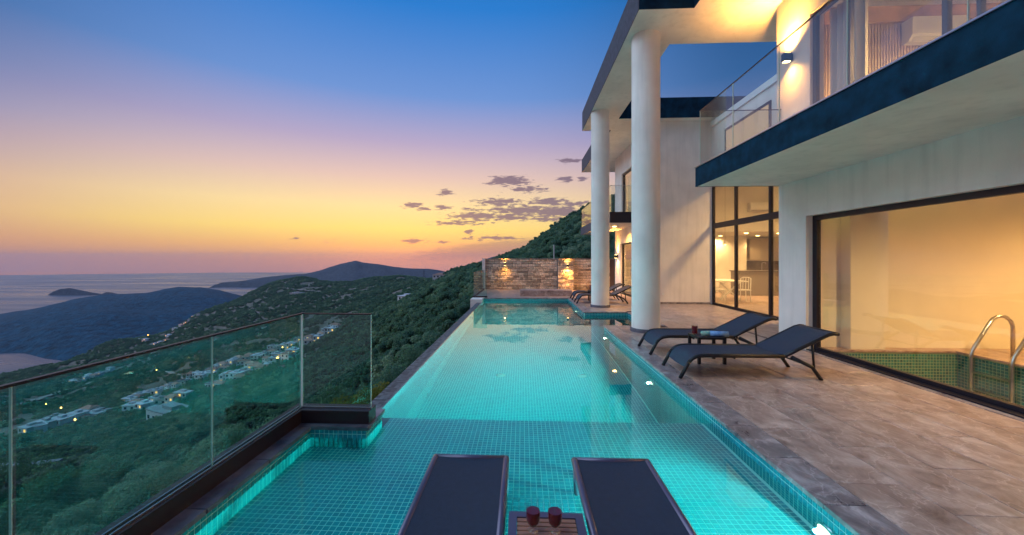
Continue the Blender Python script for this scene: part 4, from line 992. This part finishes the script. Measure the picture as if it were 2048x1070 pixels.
# (start px,py) -> (end px,py), number, typical size, group, wording
rows = [((385, 762), (600, 690), 30, 8.5, 'houses of the long hillside terrace', 'terrace house'), ((425, 774), (590, 712), 22, 8, 'houses of the long hillside terrace', 'lower terrace house'),
        ((258, 806), (372, 772), 16, 7.5, 'houses of the middle hamlet', 'hamlet house'), ((268, 826), (368, 800), 10, 8, 'houses of the middle hamlet', 'hamlet house in front'),
        ((608, 694), (674, 658), 14, 8, 'houses seen through the corner pane', 'house'), ((66, 870), (200, 826), 13, 8, 'dark roofed row on the lower slope', 'row house'),
        ((222, 670), (330, 690), 14, 11, 'houses of the far village by the bay', 'far village house'), ((335, 676), (402, 630), 12, 10, 'houses of the far village by the bay', 'far village house on the slope'),
        ((150, 766), (222, 742), 8, 9, 'houses on the slope left of the winding track', 'slope house')]
ordn = ['leftmost', 'second', 'third', 'fourth', 'fifth', 'sixth', 'seventh', 'eighth', 'ninth', 'tenth', 'eleventh', 'twelfth', 'thirteenth', 'fourteenth', 'fifteenth', 'sixteenth', 'seventeenth', 'eighteenth', 'nineteenth', 'twentieth'] + ['twenty-' + w_ for w_ in 'first second third fourth fifth sixth seventh eighth ninth'.split()] + ['thirtieth']
where = ['stepped terrace of white houses', 'front file of the white terrace', 'middle hamlet back file', 'middle hamlet front file', 'cluster behind the corner pane', 'dark row on the lower slope', 'far village above the bay', 'far village climbing the ridge', 'loose slope group left of the track']
for ri, ((x0, y0), (x1, y1), n_, sz, grp, wd) in enumerate(rows):
    for k in range(n_):
        q = k / max(1, n_ - 1); px = x0 + (x1 - x0) * q + rnd.uniform(-4, 4); py = y0 + (y1 - y0) * q + rnd.uniform(-6, 6)
        red = rnd.random() < (.40 if ri in (0, 1, 6, 7) else .22); two = rnd.random() < .6
        house(px, py, sz * rnd.uniform(.8, 1.35), sz * rnd.uniform(.6, .9), 5.9 if two else 3.1, rnd.uniform(-.5, .3),
              ('%s from the left in the %s' % (ordn[k], where[ri])) if k else ('leftmost house in the %s' % where[ri]), grp, red, rnd.random() < .45)
house(343, 838, 18, 9, 4.2, R(-20), 'large grey flat roofed hall below the middle hamlet', None); house(595, 590, 30, 18, 6, R(-10), 'pale blue house complex alone on the ridge', None)
house(2, 1000, 9, 8, 3.1, R(20), 'blue roofed hut at the left edge in the scrub', None); house(885, 556, 16, 10, 3.2, 0, 'small pink house on the saddle by the pylon', None, True); house(815, 600, 12, 8, 3.1, R(-20), 'small white house among the trees below the saddle', None)
# street lamps
M['street'] = mat('street_lamp_head', (1, .6, .2), .4, emit=(1, .42, .08), estr=14)
for i, (px, py, s, lb) in enumerate(((122, 836, .9, 'orange street lamp above the dark row of houses'), (313, 752, 1.0, 'orange street lamp at the foot of the winding track'), (296, 676, 2.2, 'orange street lamp in the far village'), (555, 735, 1.6, 'orange street lamp by the terrace houses'), (425, 760, .9, 'orange street lamp at the end of the terrace'), (92, 826, .6, 'pale street lamp alone on the lower slope'), (150, 868, .7, 'orange street lamp below the dark row'), (565, 708, 1.2, 'orange street lamp behind the terrace houses'))):
    d = hit(px, py); x, y_, _ = pt(px, d, 0); z = terr(px, d)
    r = empty('street_lamp', (x, y_, z)); tag(r, lb, 'street lamp', 'street lamps in the valley')
    MB().tube([(0, 0, -2), (0, 0, 7)], .09, 6).build('pole', M['frame'], r); MB().lathe([(0, 6.6), (s * .5, 6.9), (s * .5, 7.4), (0, 7.8)], 10).build('lamp_head', M['street'], r, smooth=True)
# pylon on the saddle
d = 900; x, y_, _ = pt(848, d, 0); py_ = empty('pylon', (x, y_, terr(848, d))); tag(py_, 'thin lattice power pylon on the ridge', 'pylon')
for sx in (-1, 1):
    for sy in (-1, 1): MB().bar((sx * 3, sy * 3, -2), (sx * .5, sy * .5, 24), .35).build('leg', M['fascia'], py_)
for z, w_ in ((16, 5), (20, 4), (24, 3)): MB().bar((-w_, 0, z), (w_, 0, z), .3).build('cross_arm', M['fascia'], py_)
pp_ = MB().tube([(0, 0, -3), (0, 0, 6)], .07, 8); pf = pp_.build('utility_pole', mat('pole_grey', (.45, .44, .42), .7)); x, y_, _ = pt(1108, 45, 0); pf.location = (x, y_, zpix(521, 45) - 4.2); tag(pf, 'pale thin pole standing behind the stone wall', 'pole')
# tracks and road cuts
M['track'] = mat('pale_track', (.30, .27, .25), .95, var=.25, vscale=.2)
M['cut'] = mat('road_cut', (.24, .19, .16), .95, var=.4, vscale=.08)
def track(name, pts, w_, m, label, n_=40):
    P_ = []
    for k in range(n_ + 1):
        q = k / n_ * (len(pts) - 1); i = min(int(q), len(pts) - 2); f_ = q - i
        px = pts[i][0] * (1 - f_) + pts[i + 1][0] * f_; py = pts[i][1] * (1 - f_) + pts[i + 1][1] * f_
        d = hit(px, py)
        if d: P_.append((px, d))
    vs = []; fs = []
    for px, d in P_:
        for s in (-1, 1):
            dd = d + s * w_ * .5; x, y_, _ = pt(px, dd, 0); vs.append((x, y_, max(terr(px, dd), terr(px, d)) + 1.0 + d * .0016))
    for k in range(len(P_) - 1):
        if abs(P_[k][1] - P_[k + 1][1]) < .25 * P_[k][1]: fs.append((2 * k, 2 * k + 2, 2 * k + 3, 2 * k + 1))
    o = MB().add(vs, fs).build(name, m); tag(o, label, kind='structure'); return o
track('path', [(268, 716), (275, 722), (300, 732), (310, 742), (330, 747), (355, 750), (368, 762), (372, 772), (365, 784), (350, 792)], 9, M['track'], 'pale winding dirt track between the hamlets')
track('road', [(470, 640), (505, 618), (520, 632)], 14, M['cut'], 'eroded road cut on the left flank of the ridge')
track('road', [(520, 590), (560, 577), (600, 582), (640, 586), (668, 584)], 16, M['cut'], 'road cut running under the ridge top')
track('road', [(690, 582), (740, 576), (790, 570), (835, 566)], 13, M['cut'], 'road cut along the farther ridge')
track('road', [(40, 812), (110, 790), (170, 772), (215, 756)], 8, M['track'], 'pale road line across the left slope', 30)
track('road', [(260, 806), (340, 775), (400, 752), (500, 722), (560, 704)], 8, M['track'], 'village road behind the terrace houses', 50)
track('road', [(180, 890), (235, 872), (275, 862), (290, 850)], 7, M['cut'], 'short dirt road below the middle hamlet', 20)

# ================================================================== vegetation
def leaf_mat(name, c1, c2):
    m = bpy.data.materials.new(name); m.use_nodes = True; t = m.node_tree; b = t.nodes['Principled BSDF']
    g = t.nodes.new('ShaderNodeNewGeometry'); oi = t.nodes.new('ShaderNodeObjectInfo')
    mx = t.nodes.new('ShaderNodeMix'); mx.data_type = 'RGBA'; mx.inputs[6].default_value = c1 + (1,); mx.inputs[7].default_value = c2 + (1,)
    ad_ = t.nodes.new('ShaderNodeMath'); ad_.operation = 'MULTIPLY_ADD'; ad_.inputs[1].default_value = .45; t.links.new(g.outputs['Random Per Island'], ad_.inputs[0])
    m2 = t.nodes.new('ShaderNodeMath'); m2.operation = 'MULTIPLY'; m2.inputs[1].default_value = .6; t.links.new(oi.outputs['Random'], m2.inputs[0]); t.links.new(m2.outputs[0], ad_.inputs[2])
    t.links.new(ad_.outputs[0], mx.inputs[0]); t.links.new(mx.outputs[2], b.inputs['Base Color'])
    b.inputs['Roughness'].default_value = .65; b.inputs['Specular IOR Level'].default_value = .25
    tl_ = t.nodes.new('ShaderNodeBsdfTranslucent'); ms = t.nodes.new('ShaderNodeMixShader'); ms.inputs[0].default_value = .38
    gm = t.nodes.new('ShaderNodeMix'); gm.data_type = 'RGBA'; gm.blend_type = 'MULTIPLY'; gm.inputs[0].default_value = 1; gm.inputs[7].default_value = (1.6, 2.1, 1.75, 1); gm.clamp_result = False
    t.links.new(mx.outputs[2], gm.inputs[6]); t.links.new(gm.outputs[2], tl_.inputs[0])
    t.links.new(b.outputs[0], ms.inputs[1]); t.links.new(tl_.outputs[0], ms.inputs[2]); t.links.new(ms.outputs[0], t.nodes['Material Output'].inputs[0])
    return m
M['leafA'] = leaf_mat('olive_leaf', (.125, .19, .14), (.24, .29, .175))
M['leafB'] = leaf_mat('scrub_leaf', (.048, .115, .090), (.13, .19, .10))
M['leafC'] = leaf_mat('yellow_leaf', (.12, .12, .022), (.20, .17, .03))
M['bark'] = mat('bark', (.10, .075, .055), .95, var=.3, vscale=8)
def leaves(rs, n_, rad, h, clumps, size, aspect=2.0):
    cs = []
    for _ in range(clumps):
        a = rs.uniform(0, 2 * math.pi); r_ = rad * math.sqrt(rs.uniform(0, 1)) * .78; z = h * rs.uniform(.28, .88) * (1 - .35 * (r_ / rad))
        cs.append((r_ * math.cos(a), r_ * math.sin(a), z, rs.uniform(.22, .42) * rad))
    C = np.array(cs)[rs.randint(len(cs), size=n_)]
    v = rs.normal(size=(n_, 3)); v /= np.linalg.norm(v, axis=1)[:, None]; k = C[:, 3] * rs.uniform(.55, 1.05, n_)
    p = C[:, :3] + v * k[:, None] * np.array([1, 1, .8]); p[:, 2] = np.maximum(.05, p[:, 2])
    nr = v + rs.normal(size=(n_, 3)) * .55; nr /= np.linalg.norm(nr, axis=1)[:, None]
    a = np.cross(nr, rs.normal(size=(n_, 3))); a /= np.linalg.norm(a, axis=1)[:, None]; b_ = np.cross(nr, a)
    s = (size * rs.uniform(.6, 1.3, n_))[:, None]
    V = np.stack([p - a * s * aspect * .5, p + b_ * s * .5, p + a * s * aspect * .5, p - b_ * s * .5], 1).reshape(-1, 3)
    return V.tolist(), np.arange(len(V)).reshape(-1, 4).tolist(), cs
def mesh_of(name, V, F_, m):
    me_ = bpy.data.meshes.new(name); me_.from_pydata([tuple(p) for p in V], [], F_); me_.materials.append(m); return me_
# nearest bushes and small trees: things with stems and foliage
protos = []
for i, (mm, n_, sz) in enumerate(((M['leafA'], 26000, .032), (M['leafA'], 26000, .030), (M['leafB'], 22000, .034), (M['leafC'], 22000, .032))):
    rs = np.random.RandomState(50 + i); V, F_, cs = leaves(rs, n_, 1.0, 1.9, 26, sz)
    fm = mesh_of('foliage', V, F_, mm)
    mb = MB()
    for c in cs[:12]: mb.tube([(0, 0, -.8), (c[0] * .35, c[1] * .35, c[2] * .45), (c[0], c[1], c[2])], [.05, .03, .012], 6)
    me_ = bpy.data.meshes.new('stem'); me_.from_pydata(mb.v, [], mb.f); me_.materials.append(M['bark'])
    protos.append((fm, me_))
def bush(i, px, py_top, dp, rad, label, hs=1.0):
    x, y_, _ = pt(px, dp, 0); ztop = zpix(py_top, dp); h = 1.9 * rad * hs
    r = empty('bush', (x, y_, ztop - h), rnd.uniform(0, 6)); r.scale = (rad, rad, rad * hs); tag(r, label, 'bush', 'bushes below the pool edge')
    for me_, nm in zip(protos[i], ('foliage', 'stem')):
        o = bpy.data.objects.new(nm, me_); COL.objects.link(o); o.parent = r
    return r
BL = [(0, 380, 880, 15, 2.1, 'pale olive bush rising highest behind the left glass panes'), (1, 300, 905, 14, 1.7, 'olive bush left of the tallest one behind the glass'),
      (0, 215, 960, 13, 1.8, 'olive bush above the dark channel at the lower left'), (1, 130, 1010, 12, 1.6, 'olive bush at the bottom left corner behind glass'), (0, 60, 1050, 11, 1.4, 'lowest olive bush beside the leftmost glass joint'),
      (2, 100, 930, 20, 2.4, 'dark green bush behind the lower left olive bushes'), (2, 20, 900, 26, 2.8, 'dark bush at the left edge of the picture'), (2, 200, 905, 24, 2.5, 'dark bush between olive bushes and the dirt road'),
      (0, 470, 835, 17, 1.9, 'brownish olive bush just left of the railing corner'), (1, 540, 822, 18, 1.9, 'olive bush under the railing corner'), (2, 500, 860, 12, 1.4, 'dark bush close below the railing channel'), (0, 430, 925, 11, 1.3, 'olive bush touching the channel at mid railing'), (1, 330, 985, 10, 1.3, 'olive bush close to the channel near the bottom'),
      (3, 745, 758, 17, 1.7, 'yellowish bush beside the end of the corner pane'), (3, 700, 790, 15, 1.2, 'small yellow green bush behind the corner pane'), (2, 650, 770, 19, 2.0, 'dark bush behind the middle of the corner pane'), (1, 620, 800, 15, 1.4, 'grey green bush low behind the corner pane'),
      (2, 790, 722, 22, 1.9, 'dark bush above the yellowish one by the pool edge'), (2, 835, 690, 26, 2.0, 'dark bush further along the overflow edge'), (2, 870, 655, 32, 2.2, 'dark rounded bush near the far third of the overflow edge'), (2, 905, 620, 40, 2.4, 'dark bush at the far end of the overflow edge')]
for a in BL: bush(*a)

# the wooded slope that reads as one mass: instanced shrubs on points
veg = bpy.data.collections.new('shrub_variants')
variants = []
for i, (n_, sz, mm) in enumerate(((4200, .085, M['leafB']), (4200, .085, M['leafB']), (3600, .085, M['leafA']), (1000, .18, M['leafB']), (1000, .18, M['leafB']), (900, .18, M['leafA']))):
    rs = np.random.RandomState(80 + i); V, F_, _ = leaves(rs, n_, 1.0, 1.7, 14, sz, 1.5)
    o = bpy.data.objects.new('shrub_%d' % i, mesh_of('shrub_%d' % i, V, F_, mm)); veg.objects.link(o); variants.append(o)
rs = np.random.RandomState(5)
pos = []; scl = []; kind = []
def terr_np(px, dp):
    i = (px - GP[0]) / (GP[1] - GP[0]); j = (np.log(dp) - math.log(GD[0])) / (math.log(GD[1]) - math.log(GD[0]))
    i0 = np.clip(i.astype(int), 0, nP - 2); j0 = np.clip(j.astype(int), 0, nD - 2); a = i - i0; b = j - j0
    return (TZ[i0, j0] * (1 - a) + TZ[i0 + 1, j0] * a) * (1 - b) + (TZ[i0, j0 + 1] * (1 - a) + TZ[i0 + 1, j0 + 1] * a) * b
for (d0, d1, sp, s0, s1, far) in ((9, 25, 1.7, .8, 1.5, 0), (25, 60, 1.9, 1.0, 1.9, 0), (60, 150, 2.3, 1.3, 2.4, 0), (150, 350, 3.4, 1.6, 3.0, 1), (350, 700, 5.0, 2.0, 3.6, 1), (700, 1650, 7.5, 2.8, 5.0, 1)):
    p0, p1 = -380, 1330
    area = .5 * (d1 ** 2 - d0 ** 2) * (p1 - p0) / 780; n_ = int(area / sp ** 2)
    d = np.sqrt(rs.uniform(d0 ** 2, d1 ** 2, n_)); px = rs.uniform(p0, p1, n_)
    r_ = (px - 1009) / 780 * d; x = -SN * d + CS * r_; y_ = CS * d + SN * r_; z = terr_np(px, d)
    dens = vnoise(x / 40, y_ / 40, 9); s = rs.uniform(s0, s1, n_); q = rs.uniform(size=n_)
    if d1 <= 30: s = np.minimum(s, 1.3)
    keep = ~((x > -3.4) & (y_ < 25.5)) & ~((x > -1) & (y_ < 27) & (x < 14)) & (z > SEA + 3) & ~((dens + .5 * vnoise(x / 13, y_ / 13, 14) < -.30) & (d > 170)) & ~((d < 24) & (px < 700))
    k = (3 if far else 0) + np.where((q < .10) | ((dens > .22) & (q < .4)), 2, (q * 50).astype(int) % 2)
    pos += np.stack([x, y_, z - .25 * s], 1)[keep].tolist(); scl += s[keep].tolist(); kind += k[keep].tolist()
pm_ = bpy.data.meshes.new('woodland'); pm_.from_pydata(pos, [], [])
a1 = pm_.attributes.new('scl', 'FLOAT', 'POINT'); a1.data.foreach_set('value', scl)
a2 = pm_.attributes.new('kindi', 'INT', 'POINT'); a2.data.foreach_set('value', kind)
a3 = pm_.attributes.new('rotz', 'FLOAT', 'POINT'); a3.data.foreach_set('value', rs.uniform(0, 6.28, len(pos)))
wd_ = bpy.data.objects.new('woodland', pm_); COL.objects.link(wd_); tag(wd_, 'dark evergreen scrub woodland covering the hillsides', kind='stuff')
ng = bpy.data.node_groups.new('scatter', 'GeometryNodeTree')
ng.interface.new_socket('Geometry', in_out='INPUT', socket_type='NodeSocketGeometry'); ng.interface.new_socket('Geometry', in_out='OUTPUT', socket_type='NodeSocketGeometry')
gi = ng.nodes.new('NodeGroupInput'); go = ng.nodes.new('NodeGroupOutput'); ip = ng.nodes.new('GeometryNodeInstanceOnPoints'); ci = ng.nodes.new('GeometryNodeCollectionInfo')
ci.inputs['Collection'].default_value = veg; ci.inputs['Separate Children'].default_value = True; ci.inputs['Reset Children'].default_value = True
def named(nm, ty):
    n_ = ng.nodes.new('GeometryNodeInputNamedAttribute'); n_.data_type = ty; n_.inputs[0].default_value = nm; return n_.outputs[0]
m2p = ng.nodes.new('GeometryNodeMeshToPoints'); ng.links.new(gi.outputs[0], m2p.inputs[0]); ng.links.new(m2p.outputs[0], ip.inputs['Points'])
ng.links.new(ci.outputs[0], ip.inputs['Instance']); ip.inputs['Pick Instance'].default_value = True
ng.links.new(named('kindi', 'INT'), ip.inputs['Instance Index']); ng.links.new(named('scl', 'FLOAT'), ip.inputs['Scale'])
cx_ = ng.nodes.new('ShaderNodeCombineXYZ'); ng.links.new(named('rotz', 'FLOAT'), cx_.inputs[2]); ng.links.new(cx_.outputs[0], ip.inputs['Rotation'])
ng.links.new(ip.outputs[0], go.inputs[0])
md = wd_.modifiers.new('scatter', 'NODES'); md.node_group = ng
